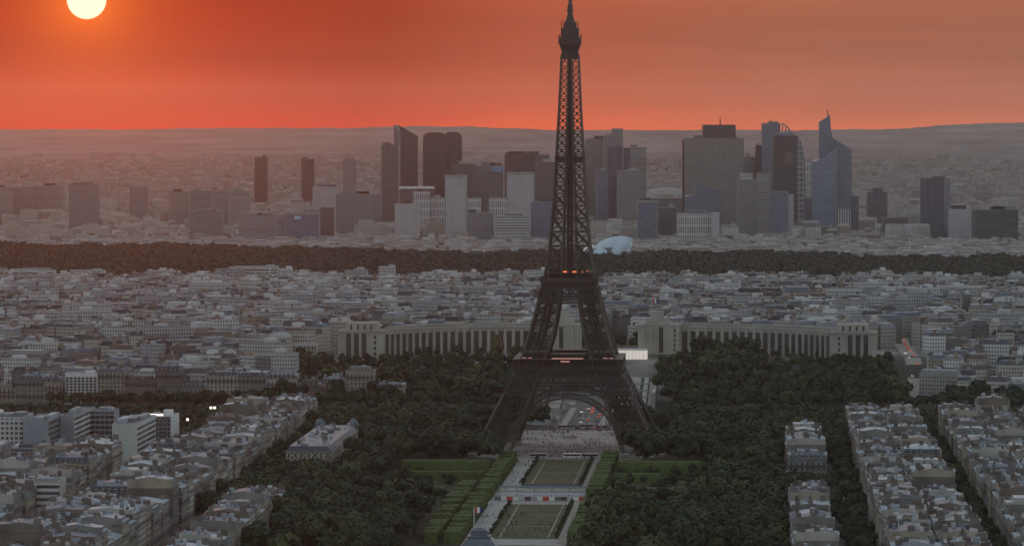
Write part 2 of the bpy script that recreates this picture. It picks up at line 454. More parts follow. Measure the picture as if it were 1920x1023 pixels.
for u0, u1 in ((-567, -381), (-262, -86)):       # the chalky foot-worn lines on the lawns
    mbl = MB()
    for v in (-12.2, 13.6): mbl.quad((v - .38, u0, 0), (v + .38, u0, 0), (v + .38, u1, 0), (v - .38, u1, 0))
    k = 3 if u0 < -400 else 2
    for i in range(1, k):
        uu = u0 + (u1 - u0) * i / k
        mbl.quad((-11.7, uu - .8, 0), (13.1, uu - .8, 0), (13.1, uu + .8, 0), (-11.7, uu + .8, 0))
    struct('lawn_line', mbl.mesh('lawn_line', [M['gravel']]), (TX, TY, 0.17), ROT)
sheet('road', 174, 206, -420, 420, 0.14, M['asphalt'])
sheet('road', -1100, 130, -181, -158, 0.05, M['asphalt'])
sheet('road', -1100, 130, 165, 184, 0.05, M['asphalt'])
sheet('road', -1100, 130, 236, 249, 0.05, M['asphalt'])

def ridge(name, Y, pts, base_y, mat, seed, amp):
    """a long wooded ridge with its own depth: crest heights from points (pixel column, pixel row)"""
    r = random.Random(seed); rows = 34; V = []; cols = 260
    ph = [r.uniform(0, 6.28) for _ in range(6)]
    for j in range(rows):
        t = j / (rows - 1)                         # 0 foot (near) .. 1 crest
        yy = Y - base_y * (1 - t)
        for k in range(cols):
            px = -260 + 2440 * k / (cols - 1)
            row = np.interp(px, [p[0] for p in pts], [p[1] for p in pts])
            x, _, z = at_y(px, row, Y)
            n_ = sum(math.sin(px * f + ph[i]) * a for i, (f, a) in enumerate(((.013, 1), (.031, .6), (.07, .4), (.16, .25), (.4, .2), (.9, .2))))
            g = gz(x * yy / Y, yy)
            zc = z + n_ * amp
            V.append((x * yy / Y, yy, g - 4 + (zc - g + 4) * (t ** 1.3) + r.uniform(-1, 1) * amp * 2.2 * (0.25 if j == rows - 1 else 1)))
    for k in range(cols):                           # the far side falls away behind the crest
        x, y, z = V[(rows - 1) * cols + k]; V.append((x * 1.03, y + 450, z - 90))
    Q = [(j * cols + k, j * cols + k + 1, (j + 1) * cols + k + 1, (j + 1) * cols + k) for j in range(rows) for k in range(cols - 1)]
    struct(name, np_mesh(name, np.array(V), np.array(Q), [mat]))
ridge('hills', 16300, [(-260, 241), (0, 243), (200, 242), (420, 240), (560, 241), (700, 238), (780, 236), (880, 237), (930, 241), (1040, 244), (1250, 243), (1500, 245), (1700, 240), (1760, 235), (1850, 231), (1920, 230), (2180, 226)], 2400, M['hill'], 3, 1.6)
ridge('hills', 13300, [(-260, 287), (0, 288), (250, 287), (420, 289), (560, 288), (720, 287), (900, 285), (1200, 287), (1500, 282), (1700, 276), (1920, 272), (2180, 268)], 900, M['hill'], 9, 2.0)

# ------------------------------------------------------------------ the iron tower
def OT(z): return float(np.interp(z, [0, 57.6, 64, 76, 90, 100, 110, 118, 135, 150, 172, 195, 230, 263, 280], [62.5, 33.6, 31.0, 27.2, 23.3, 20.9, 18.4, 16.0, 13.7, 12.3, 10.6, 9.3, 7.3, 5.9, 5.4]))
def IT(z): return float(np.interp(z, [0, 57.6, 73, 97, 110, 118, 150, 195, 230, 275], [38.5, 17.8, 11.6, 7.0, 5.6, 5.0, 4.0, 2.6, 1.7, 1.0]))
tower = thing('lattice_tower', 'tall brown iron lattice tower with arched base and two platforms rising above the park', 'tower', (TX, TY, 0), ROT)
M['iron_post'] = pmat('iron_post', (0.075, 0.064, 0.05), 0.6, 0.2, 0.1)
IR = [M['iron'], M['iron_dark'], M['iron_post']]

def leg(name, levels, sx, sy, wp, wx, star):
    mb = MB()
    def cor(z):
        o, i = OT(z), IT(z)
        return [(sx * o, sy * o, z), (sx * i, sy * o, z), (sx * i, sy * i, z), (sx * o, sy * i, z)]
    for z0, z1 in zip(levels[:-1], levels[1:]):
        A, B = cor(z0), cor(z1)
        zm = (z0 + z1) / 2; Cm = cor(zm)
        for k in range(4):
            j = (k + 1) % 4
            mb.beam(A[k], B[k], wp, 2)
            mb.beam(B[k], B[j], wx * 1.1)
            mb.beam(A[k], B[j], wx); mb.beam(A[j], B[k], wx)
            if star and k in (0, 1, 3):
                mb.beam(Cm[k], Cm[j], wx * .6)
                ma = (Vector(A[k]) + Vector(A[j])) / 2; mt = (Vector(B[k]) + Vector(B[j])) / 2
                mb.beam(ma, mt, wx * .55)
                for P, S_ in ((Cm[k], ma), (Cm[j], ma), (Cm[k], mt), (Cm[j], mt)): mb.beam(P, S_, wx * .5)
        mb.beam(B[0], B[2], wx * .7, 1); mb.beam(B[1], B[3], wx * .7, 1)
        if star:                                   # lift track and stairs running up inside the leg
            ca = sum((Vector(p) for p in A), Vector()) / 4; cb = sum((Vector(p) for p in B), Vector()) / 4
            mb.beam(ca + Vector((1.6, 0, 0)), cb + Vector((1.6, 0, 0)), .9, 1); mb.beam(ca - Vector((1.6, 0, 0)), cb - Vector((1.6, 0, 0)), .9, 1)
    part(name, mb, IR, tower)
for sx in (-1, 1):
    for sy in (-1, 1):
        leg('leg', [0.5, 11, 21.5, 31.5, 41, 50, 57], sx, sy, 1.3, .52, True)
        leg('upper_leg', [57, 66.5, 76, 85.5, 94, 101.5, 108.5, 115], sx, sy, 1.1, .46, True)
        mb = MB(); o, i = 64.5, 36.5
        xs = sorted((sx * o, sx * i)); yy = sorted((sy * o, sy * i))
        mb.box(xs[0], xs[1], yy[0], yy[1], 0, 1.2, 0)
        for cx, cyy in ((sx * 62, sy * 62), (sx * 39, sy * 62), (sx * 39, sy * 39), (sx * 62, sy * 39)):
            mb.box(cx - 3, cx + 3, cyy - 3, cyy + 3, 1.2, 3.2, 0)
        part('masonry_plinth', mb, [M['concrete']], tower)
# shaft
lv = [115]; 
while lv[-1] < 262: lv.append(lv[-1] + max(2.6, (1.0 if lv[-1] < 185 else .72) * (OT(lv[-1]) - IT(lv[-1])) + .5))
lv[-1] = 266
mb = MB()
for z0, z1 in zip(lv[:-1], lv[1:]):
    wp = float(np.interp(z0, [115, 266], [1.0, .7])); wx = float(np.interp(z0, [115, 266], [.44, .32]))
    for sx, sy in ((-1, -1), (1, -1), (1, 1), (-1, 1)):
        def cor(z):
            o, i = OT(z), IT(z)
            return [(sx * o, sy * o, z), (sx * i, sy * o, z), (sx * i, sy * i, z), (sx * o, sy * i, z)]
        A, B = cor(z0), cor(z1)
        for k in range(4):
            j = (k + 1) % 4
            mb.beam(A[k], B[k], wp, 2)
            mb.beam(A[k], B[j], wx); mb.beam(A[j], B[k], wx)
            mb.beam(B[k], B[j], wx * 1.1)
            if z0 < 235:
                ca = (Vector(A[k]) + Vector(B[j])) / 2; r_ = (Vector(A[j]) - Vector(A[k])).length * .2
                mb.beam(ca + Vector((0, 0, r_)), ca - Vector((0, 0, r_)), wx * .9)
    o, i = OT(z1), IT(z1)
    for s in (-1, 1):
        mb.beam((-i, s * o, z1), (i, s * o, z1), wx); mb.beam((s * o, -i, z1), (s * o, i, z1), wx)
        i0, o0 = IT(z0), OT(z0)
        mb.beam((-i0, s * o0, z0), (i, s * o, z1), wx * .7); mb.beam((i0, s * o0, z0), (-i, s * o, z1), wx * .7)
part('shaft', mb, IR, tower)
mb = MB()                                            # lift rails and stair column in the middle of the shaft
for x, y in ((-1.6, -1.2), (1.6, -1.2), (-1.6, 1.2), (1.6, 1.2), (0, 0)):
    mb.beam((x, y, 116), (x * .45, y * .45, 268), 1.0 if x else .8)
for z in np.arange(118, 262, 3.2): mb.beam((-1.7, -1.2, z), (1.7, 1.2, z + 1.6), .4); mb.beam((1.7, -1.2, z), (-1.7, 1.2, z + 1.6), .4)
part('lift_shaft', mb, [M['iron_dark']], tower)
mb = MB()
mb.box(-9.7, 9.7, -9.7, 9.7, 194.0, 195.0, 0, bottom=True)
for k in range(-4, 5):
    for s in (-1, 1):
        mb.beam((k * 2.35, s * 9.6, 195), (k * 2.35, s * 9.6, 198.2), .3); mb.beam((s * 9.6, k * 2.35, 195), (s * 9.6, k * 2.35, 198.2), .3)
mb.box(-8.2, 8.2, -8.2, 8.2, 195, 197.6, 1)
part('intermediate_platform', mb, IR, tower)

def ring(mb, h, w, z0, z1, m=0, bottom=True):        # square ring of half width h, thickness w
    mb.box(-h, h, -h, -h + w, z0, z1, m, bottom=bottom); mb.box(-h, h, h - w, h, z0, z1, m, bottom=bottom)
    mb.box(-h, -h + w, -h + w, h - w, z0, z1, m, bottom=bottom); mb.box(h - w, h, -h + w, h - w, z0, z1, m, bottom=bottom)
def face(mb, fn, side):                              # run a function that draws in a face's plane on one of four sides
    c, s = ((1, 0), (0, 1), (-1, 0), (0, -1))[side]
    def P(x, out, z): return (x * c + out * s, x * s - out * c, z)
    fn(P)
def girder(mb, P, z0, z1, n, wp, wx, extra=0.0, half=None, loz=False):
    h0 = (half or OT(z0)) + extra; h1 = (half or OT(z1)) + extra
    mb.beam(P(-h0, h0, z0), P(h0, h0, z0), wp); mb.beam(P(-h1, h1, z1), P(h1, h1, z1), wp)
    for k in range(n):
        a, b_ = k / n * 2 - 1, (k + 1) / n * 2 - 1
        A0, A1, B0, B1 = P(a * h0, h0, z0), P(a * h1, h1, z1), P(b_ * h0, h0, z0), P(b_ * h1, h1, z1)
        mb.beam(A0, A1, wx * 1.1); mb.beam(A0, B1, wx); mb.beam(B0, A1, wx)
        if loz:
            m0 = P((a + b_) / 2 * h0, h0, z0); m1 = P((a + b_) / 2 * h1, h1, z1)
            hm = (h0 + h1) / 2; zm = (z0 + z1) / 2
            L, R_ = P(a * hm, hm, zm), P(b_ * hm, hm, zm)
            for p in (L, R_): mb.beam(p, m0, wx * .7); mb.beam(p, m1, wx * .7)
    mb.beam(P(h0, h0, z0), P(h1, h1, z1), wx * 1.1)
for side in range(4):
    mb = MB(); face(mb, lambda P: (girder(mb, P, 43.6, 51.6, 18, .9, .5, .5, loz=True), girder(mb, P, 40.2, 43.0, 36, .7, .35, .5)), side)
    part('lattice_girder', mb, IR, tower)
    mb = MB()
    def arch(P):
        zc, r0, r1 = 2.5, 35.6, 38.9; N = 44
        pts = []
        for k in range(N + 1):
            t = R(17) + (math.pi - 2 * R(17)) * k / N
            a = (r0 * math.cos(t), zc + r0 * math.sin(t)); b_ = (r1 * math.cos(t), zc + r1 * math.sin(t))
            pts.append((P(a[0], OT(a[1]) + .6, a[1]), P(b_[0], OT(b_[1]) + .6, b_[1]), P(a[0], OT(a[1]) - 2.4, a[1])))
        for k in range(N):
            A, B = pts[k], pts[k + 1]
            mb.beam(A[0], B[0], .85); mb.beam(A[1], B[1], .85); mb.beam(A[2], B[2], .6)
            mb.beam(A[0], A[1], .45); mb.beam(A[0], B[1], .4); mb.beam(A[1], B[0], .4); mb.beam(A[0], A[2], .4)
        for k in range(3, N - 2):                    # hangers in the spandrel
            t = R(17) + (math.pi - 2 * R(17)) * k / N; x, z = r1 * math.cos(t), zc + r1 * math.sin(t)
            if 27 < z < 38.6 and abs(x) > 9: mb.beam(P(x, OT(z) + .5, z), P(x, OT(40.2) + .5, 40.2), .4)
    face(mb, arch, side); part('arch', mb, IR, tower)
# first platform
mb = MB()
ring(mb, 36.4, 23.5, 56.4, 57.4, 0)
ring(mb, 35.2, 1.0, 52.0, 56.4, 0)
for side in range(4):
    def fr(P):
        for k in range(-17, 18): mb.beam(P(k * 2.05, 35.7, 51.8), P(k * 2.05, 36.1, 56.4), .55, 0)
    face(mb, fr, side)
part('first_platform', mb, IR, tower)
mb = MB()
ring(mb, 36.6, 6.0, 63.0, 63.7, 0); ring(mb, 32.0, .5, 57.4, 63.0, 1)
for side in range(4):
    def ga(P):
        for k in range(-9, 10): mb.beam(P(k * 4.02, 36.1, 57.4), P(k * 4.02, 36.1, 63), .5)
        mb.beam(P(-36.3, 36.3, 58.7), P(36.3, 36.3, 58.7), .5); mb.beam(P(-36.3, 36.3, 57.7), P(36.3, 36.3, 57.7), .5)
    face(mb, ga, side)
part('first_gallery', mb, IR, tower)
for x0, x1, y0, y1 in ((-11.6, 11.6, -30, -17), (-11.6, 11.6, 17, 30), (-30, -17, -11.6, 11.6), (17, 30, -11.6, 11.6)):
    mb = MB(); mb.box(x0, x1, y0, y1, 57.4, 66.2, 0); mb.box(x0 - .5, x1 + .5, y0 - .5, y1 + .5, 66.2, 66.8, 1)
    part('platform_pavilion', mb, [M['black'], M['iron']], tower)
mb = MB(); mb.box(-10.5, 10.5, -36.9, -36.65, 63.75, 64.5); part('lit_rail', mb, [M['pink_lamp']], tower)
mb = MB(); mb.box(-4.5, 1.5, -36.95, -36.68, 61.7, 62.6); part('lit_rail', mb, [M['pink_lamp']], tower)
for a, b_ in ((-30.5, -24), (23, 30)): mb = MB(); mb.box(a, b_, -30.4, -30.1, 63.8, 64.4); part('lit_rail', mb, [M['pink_lamp']], tower)
# second platform
mb = MB()
ring(mb, 19.8, 19.6, 114.3, 115.8, 0); 
for (h0, h1, z0, z1) in ((18.1, 18.9, 110, 114.3),):
    for a in range(4):
        c, s = ((1, 0), (0, 1), (-1, 0), (0, -1))[a]
        mb.quad((-h0 * c + h0 * s, -h0 * s - h0 * c, z0), (h0 * c + h0 * s, h0 * s - h0 * c, z0), (h1 * c + h1 * s, h1 * s - h1 * c, z1), (-h1 * c + h1 * s, -h1 * s - h1 * c, z1))
part('second_platform', mb, IR, tower)
for side in range(4):
    mb = MB()
    face(mb, lambda P: (girder(mb, P, 104.4, 110, 6, .8, .55, .4, loz=True), girder(mb, P, 100.2, 103.2, 20, .7, .35, .4)), side)
    part('lattice_girder', mb, IR, tower)
mb = MB()
ring(mb, 19.6, .3, 115.8, 117.0, 0); ring(mb, 17.0, 4.0, 119.6, 120.3, 0); ring(mb, 13.2, .5, 115.8, 119.6, 1)
for k in range(-6, 7):
    for s in (-1, 1): mb.beam((k * 2.7, s * 16.6, 115.8), (k * 2.7, s * 16.6, 119.6), .35); mb.beam((s * 16.6, k * 2.7, 115.8), (s * 16.6, k * 2.7, 119.6), .35)
r_ = random.Random(5)
for k in range(16):
    x, y = r_.uniform(-13, 13), r_.uniform(-13, 13); w = r_.uniform(.6, 2); mb.box(x - w, x + w, y - w, y + w, 115.8, 119 + r_.uniform(0, 4.5), 1)
part('second_gallery', mb, IR, tower)
for x in (-2.6, 3.7):
    mb = MB(); mb.box(x - 1.3, x + 1.3, -17.6, -17.2, 120.5, 121.5); part('beacon_lamp', mb, [M['orange_lamp']], tower)
for x, z in ((9.0, 120.6), (12.3, 121.2)):
    mb = MB(); mb.box(x - .5, x + .5, -17.5, -17.2, z, z + .6); part('beacon_lamp', mb, [M['orange_lamp']], tower)
# summit
mb = MB()
def frus(h0, h1, z0, z1, m=0):
    V = [(-h0, -h0, z0), (h0, -h0, z0), (h0, h0, z0), (-h0, h0, z0), (-h1, -h1, z1), (h1, -h1, z1), (h1, h1, z1), (-h1, h1, z1)]
    mb.add(V, [(0, 1, 5, 4), (1, 2, 6, 5), (2, 3, 7, 6), (3, 0, 4, 7), (4, 5, 6, 7), (3, 2, 1, 0)], m)
frus(5.5, 5.6, 263, 268.5); frus(5.6, 7.0, 268.5, 272.8)
frus(7.5, 7.5, 273, 277); frus(6.0, 6.0, 276.9, 280.5, 1); frus(5.9, 5.9, 280.4, 283.6)
for k in range(-4, 5):
    for s in (-1, 1): mb.beam((k * 1.75, s * 7.4, 277), (k * 1.75, s * 7.4, 279.2), .22); mb.beam((s * 7.4, k * 1.75, 277), (s * 7.4, k * 1.75, 279.2), .22)
frus(4.6, 4.0, 283.6, 287); frus(3.6, 2.6, 287, 289.4)
mb.lathe([(2.6, 289.4), (2.5, 291), (1.9, 292.6), (1.4, 294)], 14)
for x, y in ((5.6, -5.6), (-5.6, -5.6), (4.2, -4.4), (-4.0, -4.4)): mb.beam((x, y, 280.4), (x, y, 288.5), .45)
part('summit_cabin', mb, [M['iron_dark'], M['black']], tower)
mb = MB(); mb.lathe([(2.2, 294), (1.9, 298), (1.15, 300), (1.1, 310), (.75, 312), (.6, 324), (.2, 328)], 10)
for z in np.arange(297, 312, 2.4):
    for a in range(3): mb.beam((0, 0, z), (1.9 * math.cos(a * 2.1 + z), 1.9 * math.sin(a * 2.1 + z), z + .3), .45)
part('antenna_mast', mb, [M['iron_dark']], tower)

# ------------------------------------------------------------------ the palace on the hill: two curved wings
PAL_U, PZ = 628.0, 26.0
def palace(side):
    root = thing('palace_wing', f"{'left' if side < 0 else 'right'} curved pale stone palace wing with tall pillared windows above the trees", 'palace', (*W(0, 8.0 if side < 0 else 1.5), 4.0), ROT)
    mats = [M['palace'], M['palace_dk'], M['palace_rf']]
    # head pavilion beside the central terrace
    def pavilion(name, v0, v1, u0, u1, zt, attic, bays, z0=PZ - 6):
        mb = MB()
        a, b_ = sorted((v0 * side, v1 * side))
        mb.box(a, b_, u0, u1, z0, zt, 0, 2)
        mb.box(a - .7, b_ + .7, u0 - .7, u1 + .7, zt, zt + 1.0, 0, 2)
        w = (b_ - a)
        if attic: mb.box(a + w * .16, b_ - w * .16, u0 + 3, u1 - 3, zt + 1.0, zt + 1.0 + attic, 0, 2)
        p = part(name, mb, mats, root)
        for c, ww in bays:
            cx = a + w * c
            mbw = MB(); mbw.box(cx - ww / 2, cx + ww / 2, u0 - .12, u0 - .02, z0 + 6.5, zt - 1.2, 1); part('window', mbw, mats, p)
            mbp = MB(); mbp.box(cx - ww / 2 - 1.5, cx - ww / 2 - .3, u0 - .9, u0 - .01, z0 + 5, zt - .2); mbp.box(cx + ww / 2 + .3, cx + ww / 2 + 1.5, u0 - .9, u0 - .01, z0 + 5, zt - .2)
            part('pilaster', mbp, mats, p)
        if attic:
            for k in range(4):
                cx = a + w * (.28 + .147 * k); mbw = MB(); mbw.box(cx - .8, cx + .8, u0 + 2.88, u0 + 2.97, zt + 1.8, zt + attic - .2, 1); part('window', mbw, mats, p)
        return p
    head = pavilion('head_pavilion', 27, 62, 612, 640, 48.5, 0, ((.55, 3.4),))
    mb = MB(); a, b_ = sorted((33 * side, 52 * side)); mb.box(a, b_, 614, 636, 49.5, 54.5, 0, 2); a, b_ = sorted((37 * side, 48 * side)); mb.box(a, b_, 622, 632, 54.5, 60, 0, 2); part('attic', mb, mats, head)
    for k, c in enumerate((.12, .3, .8, .93)):
        w = 35; a = min(27 * side, 62 * side); cx = a + w * c; mbp = MB(); mbp.box(cx - 1.4, cx + 1.4, 611.2, 611.98, PZ - 1, 48.3); part('pilaster', mbp, mats, head)
    cx = 57.5 * side
    for k in range(5): mbw = MB(); mbw.box(cx - .7, cx + .7, 611.9, 611.97, PZ + 1.5 + k * 4, PZ + 3.8 + k * 4); part('window', mbw, [M['palace_dk']], head)
    # curved gallery: a quarter ellipse coming forward
    def cpt(t): return (side * (62 + 122 * math.sin(t * 1.02) / math.sin(1.02)), 622 - 66 * (1 - math.cos(t * 1.25)) / (1 - math.cos(1.25)))
    N = 21; pts = [cpt(k / N) for k in range(N + 1)]
    mb = MB(); dk = MB()
    for k in range(N):
        (xa, ya), (xb, yb) = pts[k], pts[k + 1]
        for (o0, o1, z0, z1, mi) in ((0, 14, PZ - 6, 46.4, 0), (-.9, 14.6, 46.4, 48.4, 0), (2.5, 13, 48.4, 49.6, 2)):
            poly = [(xa, ya + o0), (xb, yb + o0), (xb, yb + o1), (xa, ya + o1)]
            if side < 0: poly = poly[::-1]
            mb.prism(poly, z0, z1, mi, 2)
    g = part('gallery', mb, mats, root)
    for k in range(N + 1):
        x, y = pts[k]; mbp = MB(); mbp.box(x - .95, x + .95, y - 1.3, y + .2, PZ - 6, 46.2); part('pillar', mbp, [M['palace']], g)
    for k in range(N):
        (xa, ya), (xb, yb) = pts[k], pts[k + 1]
        f = lambda t, o: (xa + (xb - xa) * t, ya + (yb - ya) * t + o)
        mbw = MB(); p0, p1 = f(.22, -.15), f(.78, -.15)
        mbw.add([(*p0, PZ - 1), (*p1, PZ - 1), (*p1, 43.6), (*p0, 43.6)], [(0, 1, 2, 3)])
        part('window', mbw, [M['palace_dk']], g)
    mbr = MB()
    for k in range(N): mbr.beam((pts[k][0], pts[k][1] - .7, 49.6), (pts[k + 1][0], pts[k + 1][1] - .7, 49.6), .35)
    for k in range(N + 1): mbr.beam((pts[k][0], pts[k][1] - .7, 48.4), (pts[k][0], pts[k][1] - .7, 49.6), .3)
    part('parapet_rail', mbr, [M['palace_rf']], g)
    # end pavilion
    e = pavilion('end_pavilion', 184, 221, 548, 586, 46.0, 6.0, ((.43 if side > 0 else .57, 3.6), (.60 if side > 0 else .40, 3.6), (.77 if side > 0 else .23, 3.6)), PZ - 8)
    cx = 191 * side
    for k in range(4): mbw = MB(); mbw.box(cx - 1.0, cx + 1.0, 547.85, 547.96, PZ + 1 + k * 4.6, PZ + 3.6 + k * 4.6); part('window', mbw, [M['palace_dk']], e)
palace(-1); palace(1)
# terrace, steps and basins below the palace
mb = MB(); mb.box(-30, 30, 575, 640, 8, PZ + 4.2, 0); mb.box(-46, 46, 505, 575, 0, 17, 0); mb.box(-30, 30, 455, 505, 0, 9, 0)
struct('terrace', mb.mesh('terrace', [M['concrete']]), (TX, TY, 0), ROT)
mb = MB()
for k, (u0, u1, z) in enumerate(((392, 420, 3.2), (422, 440, 5.2), (442, 456, 7.4))):
    mb.box(-24, 24, u0, u1, z - 6, z)
fo = thing('fountain_basin', 'long stepped pale fountain basin below the palace terrace', 'fountain', (TX, TY, 0), ROT)
part('basin', mb, [M['concrete']], fo)
mb = MB()
for u0, u1, z in ((394, 418, 3.25), (424, 438, 5.25)): mb.quad((-14, u0, z), (14, u0, z), (14, u1, z), (-14, u1, z))
part('water_surface', mb, [M['water']], fo)
for s in (-1, 1):
    for v0, v1, mt, nm, dz in ((25, 34.5, M['plaza'], 'path', .5), (34.5, 37, M['parkg'], 'garden_strip', .5), (37, 40.5, M['path'], 'path', .5), (40.5, 42, M['parkg'], 'garden_strip', .5), (42, 45, M['gravel'], 'path', .5)):
        mb = MB(); a, b_ = sorted((s * v0, s * v1)); mb.quad((a, 385, 0.0), (b_, 385, 0.0), (b_, 505, 16.4), (a, 505, 16.4))
        struct(nm, mb.mesh(nm, [mt]), (TX, TY, dz), ROT)
    for k in range(4):
        mb = MB(); a, b_ = sorted((s * 25, s * 42)); uu = 402 + 25 * k; zz = 16.4 * (uu - 385) / 120; mb.box(a, b_, uu, uu + .8, zz, zz + 1.5)
        tag(ob('garden_step', mb.mesh('garden_step', [M['concrete']]), None, (TX, TY, 0), ROT), f"low stone step across the {'left' if s < 0 else 'right'} fountain walk, {ordinal(k + 1)} from the river", 'step', 'stone steps of the fountain walks')
    mb = MB(); a, b_ = sorted((s * 45, s * 48)); mb.box(a, b_, 392, 505, 0, 12.5); w = thing('retaining_wall', f"low pale retaining wall along the {'left' if s < 0 else 'right'} side of the fountain gardens", 'wall', (TX, TY, 0), ROT); part('wall', mb, [M['concrete']], w)
# bright event canopy in front of the right head pavilion
ev = thing('event_pavilion', 'brightly lit white flat event pavilion on the terrace in front of the palace', 'pavilion', (*W(572, 27), PZ - 9.5), ROT)
mb = MB(); mb.box(-13.5, 10.5, -8, 10, 11.2, 18.6); part('lit_canopy', mb, [emat('lit_canvas', (1.0, .90, .78), .42)], ev)
mb = MB()
for k in range(9): mb.box(-13.5 + k * 2.98, -13.3 + k * 2.98, -8.25, -8.02, 11.2, 18.6)
mb.box(-13.9, 10.9, -8.4, 10.4, 18.6, 19.1, bottom=True); part('canopy_frame', mb, [M['frame']], ev)
mb = MB(); mb.box(-13, 10, -7.4, 9.4, 7.6, 11.1); part('glazed_side', mb, [M['frame']], ev)
mb = MB(); mb.box(-19, 10, -20, -9, -4, 6.5); part('podium', mb, [M['concrete']], ev)
# bridge
br = thing('road_bridge', 'broad stone road bridge crossing the river behind the iron tower', 'bridge', (TX, TY, 0), ROT)
mb = MB(); mb.box(-17.5, 17.5, 203, 381, -1.2, 1.2); part('deck', mb, [M['asphalt']], br)
mb = MB()
for v in (-17.5, 17): mb.box(v, v + .5, 203, 381, 1.2, 2.3)
part('parapet', mb, [M['concrete']], br)
for k in range(4):
    mb = MB(); u = 240 + 33 * k; mb.box(-19, 19, u - 2, u + 2, -10, -1.25); part('pier', mb, [M['concrete']], br)
mb = MB()
for v0, v1 in ((-17, -11.5), (11.5, 17)): mb.box(v0, v1, 203, 381, 1.2, 1.38)
part('pavement', mb, [M['gravel']], br)
mb = MB()
for v in (-3.9, 0, 3.9):
    for u in np.arange(205, 379, 9.0): mb.quad((v - .12, u, 1.215), (v + .12, u, 1.215), (v + .12, u + 4, 1.215), (v - .12, u + 4, 1.215))
part('lane_marking', mb, [M['road_mark']], br)
for s in (-1, 1):
    for e in (205, 377):
        pl = thing('bridge_pedestal', f"pale stone pedestal at the {'near' if e < 300 else 'far'} {'left' if s < 0 else 'right'} corner of the bridge", 'pedestal', (*W(e, s * 20.5), 0), ROT)
        mb = MB(); mb.box(-2.2, 2.2, -2.2, 2.2, 0, 5.5); mb.box(-2.6, 2.6, -2.6, 2.6, 5.5, 6.1); part('plinth', mb, [M['palace']], pl)
        mb = MB(); mb.lathe([(1.1, 6.1), (1.4, 7.6), (1.0, 8.6), (.9, 9.3), (.3, 9.8)], 8); part('statue', mb, [M['concrete']], pl)
for s, v0, v1 in ((-1, -500, -20), (1, 20, 500)):
    for uu, nm in ((209.2, 'near'), (370.5, 'far')):
        q = thing('quay_wall', f"grey stone quay wall along the {nm} river bank {'left' if s < 0 else 'right'} of the bridge", 'wall', (TX, TY, 0), ROT)
        mb = MB(); mb.box(v0, v1, uu, uu + 1.6, -10, 1.1); part('wall', mb, [M['concrete']], q)
sheet('road', 371, 393, -420, 420, 0.3, M['asphalt'])
mb = MB()                                              # avenue climbing from the river on the right
pp = [((1722, 752), 3), ((1712, 715), 10), ((1702, 690), 17), ((1694, 665), 23), ((1688, 640), 28)]
L_ = [at_z(p[0][0], p[0][1], p[1]) for p in pp]
for (a, pa), (b_, pb) in zip(list(zip(L_, pp))[:-1], list(zip(L_, pp))[1:]):
    za = max(pa[1], gz(*a)) + .8; zb = max(pb[1], gz(*b_)) + .8
    mb.quad((a[0] - 6.5, a[1], za), (a[0] + 6.5, a[1], za), (b_[0] + 6.5, b_[1], zb), (b_[0] - 6.5, b_[1], zb))
AVE = [(a[0], a[1], max(p[1], gz(*a)) + .8) for a, p in zip(L_, pp)]
struct('road', mb.mesh('road', [M['gravel']]))

# ------------------------------------------------------------------ apartment buildings
WF = [('cream stone', facade('cream_facade', (0.45, 0.40, 0.31), (0.05, 0.05, 0.05), 2.6, 3.15, .42, .6)),
      ('grey stone', facade('grey_facade', (0.35, 0.33, 0.285), (0.045, 0.045, 0.05), 2.6, 3.15, .42, .6)),
      ('pale plaster', facade('pale_facade', (0.55, 0.52, 0.45), (0.06, 0.06, 0.065), 2.8, 3.05, .5, .55)),
      ('tan brick', facade('tan_facade', (0.32, 0.255, 0.19), (0.05, 0.05, 0.05), 2.7, 3.1, .42, .55)),
      ('sooty stone', facade('sooty_facade', (0.22, 0.20, 0.17), (0.04, 0.04, 0.045), 2.6, 3.15, .42, .6))]
def window_mesh(w, h):
    mb = MB(); f = .16
    mb.quad((-w / 2, -.04, 0), (w / 2, -.04, 0), (w / 2, -.04, h), (-w / 2, -.04, h), 0)
    mb.box(-w / 2 - f, -w / 2, -.16, 0, 0, h, 1); mb.box(w / 2, w / 2 + f, -.16, 0, 0, h, 1)
    mb.box(-w / 2 - f, w / 2 + f, -.18, 0, h, h + f, 1); mb.box(-w / 2 - f - .1, w / 2 + f + .1, -.3, 0, -.16, 0, 1, bottom=True)
    mb.box(-.05, .05, -.1, -.045, 0, h, 1)
    return mb.mesh('window', [M['glass'], M['frame']])
WIN = window_mesh(1.25, 2.05); WIN_WIDE = window_mesh(2.1, 1.6)
def dormer_mesh(k):
    mb = MB()
    mb.box(-.8, .8, -.9, 1.6, 0, 1.9, 0, 2)
    mb.quad((-.5, -.93, .35), (.5, -.93, .35), (.5, -.93, 1.6), (-.5, -.93, 1.6), 1)
    if k: mb.add([(-1, -1.1, 1.9), (1, -1.1, 1.9), (0, -1.1, 2.6), (-1, 1.6, 1.9), (1, 1.6, 1.9), (0, 1.6, 2.6)], [(0, 1, 2), (0, 3, 4, 1), (1, 4, 5, 2), (0, 2, 5, 3)], 2)
    else: mb.box(-1, 1, -1.1, 1.6, 1.9, 2.08, 2)
    return mb.mesh('dormer', [M['frame'], M['glass'], ZINCS[k][1]])
DORM = [dormer_mesh(0), dormer_mesh(1)]
def chimney_mesh(L, h, n):
    mb = MB(); mb.box(-L / 2, L / 2, -.26, .26, 0, h, 0); mb.box(-L / 2 - .1, L / 2 + .1, -.36, .36, h, h + .18, 0, bottom=True)
    for k in range(n):
        x = -L / 2 + (k + .5) * L / n; mb.lathe([(.2, h + .22), (.15, h + 1.0)], 6, 1, x, 0)
    return mb.mesh('chimney_stack', [M['brickst'], M['pots']])
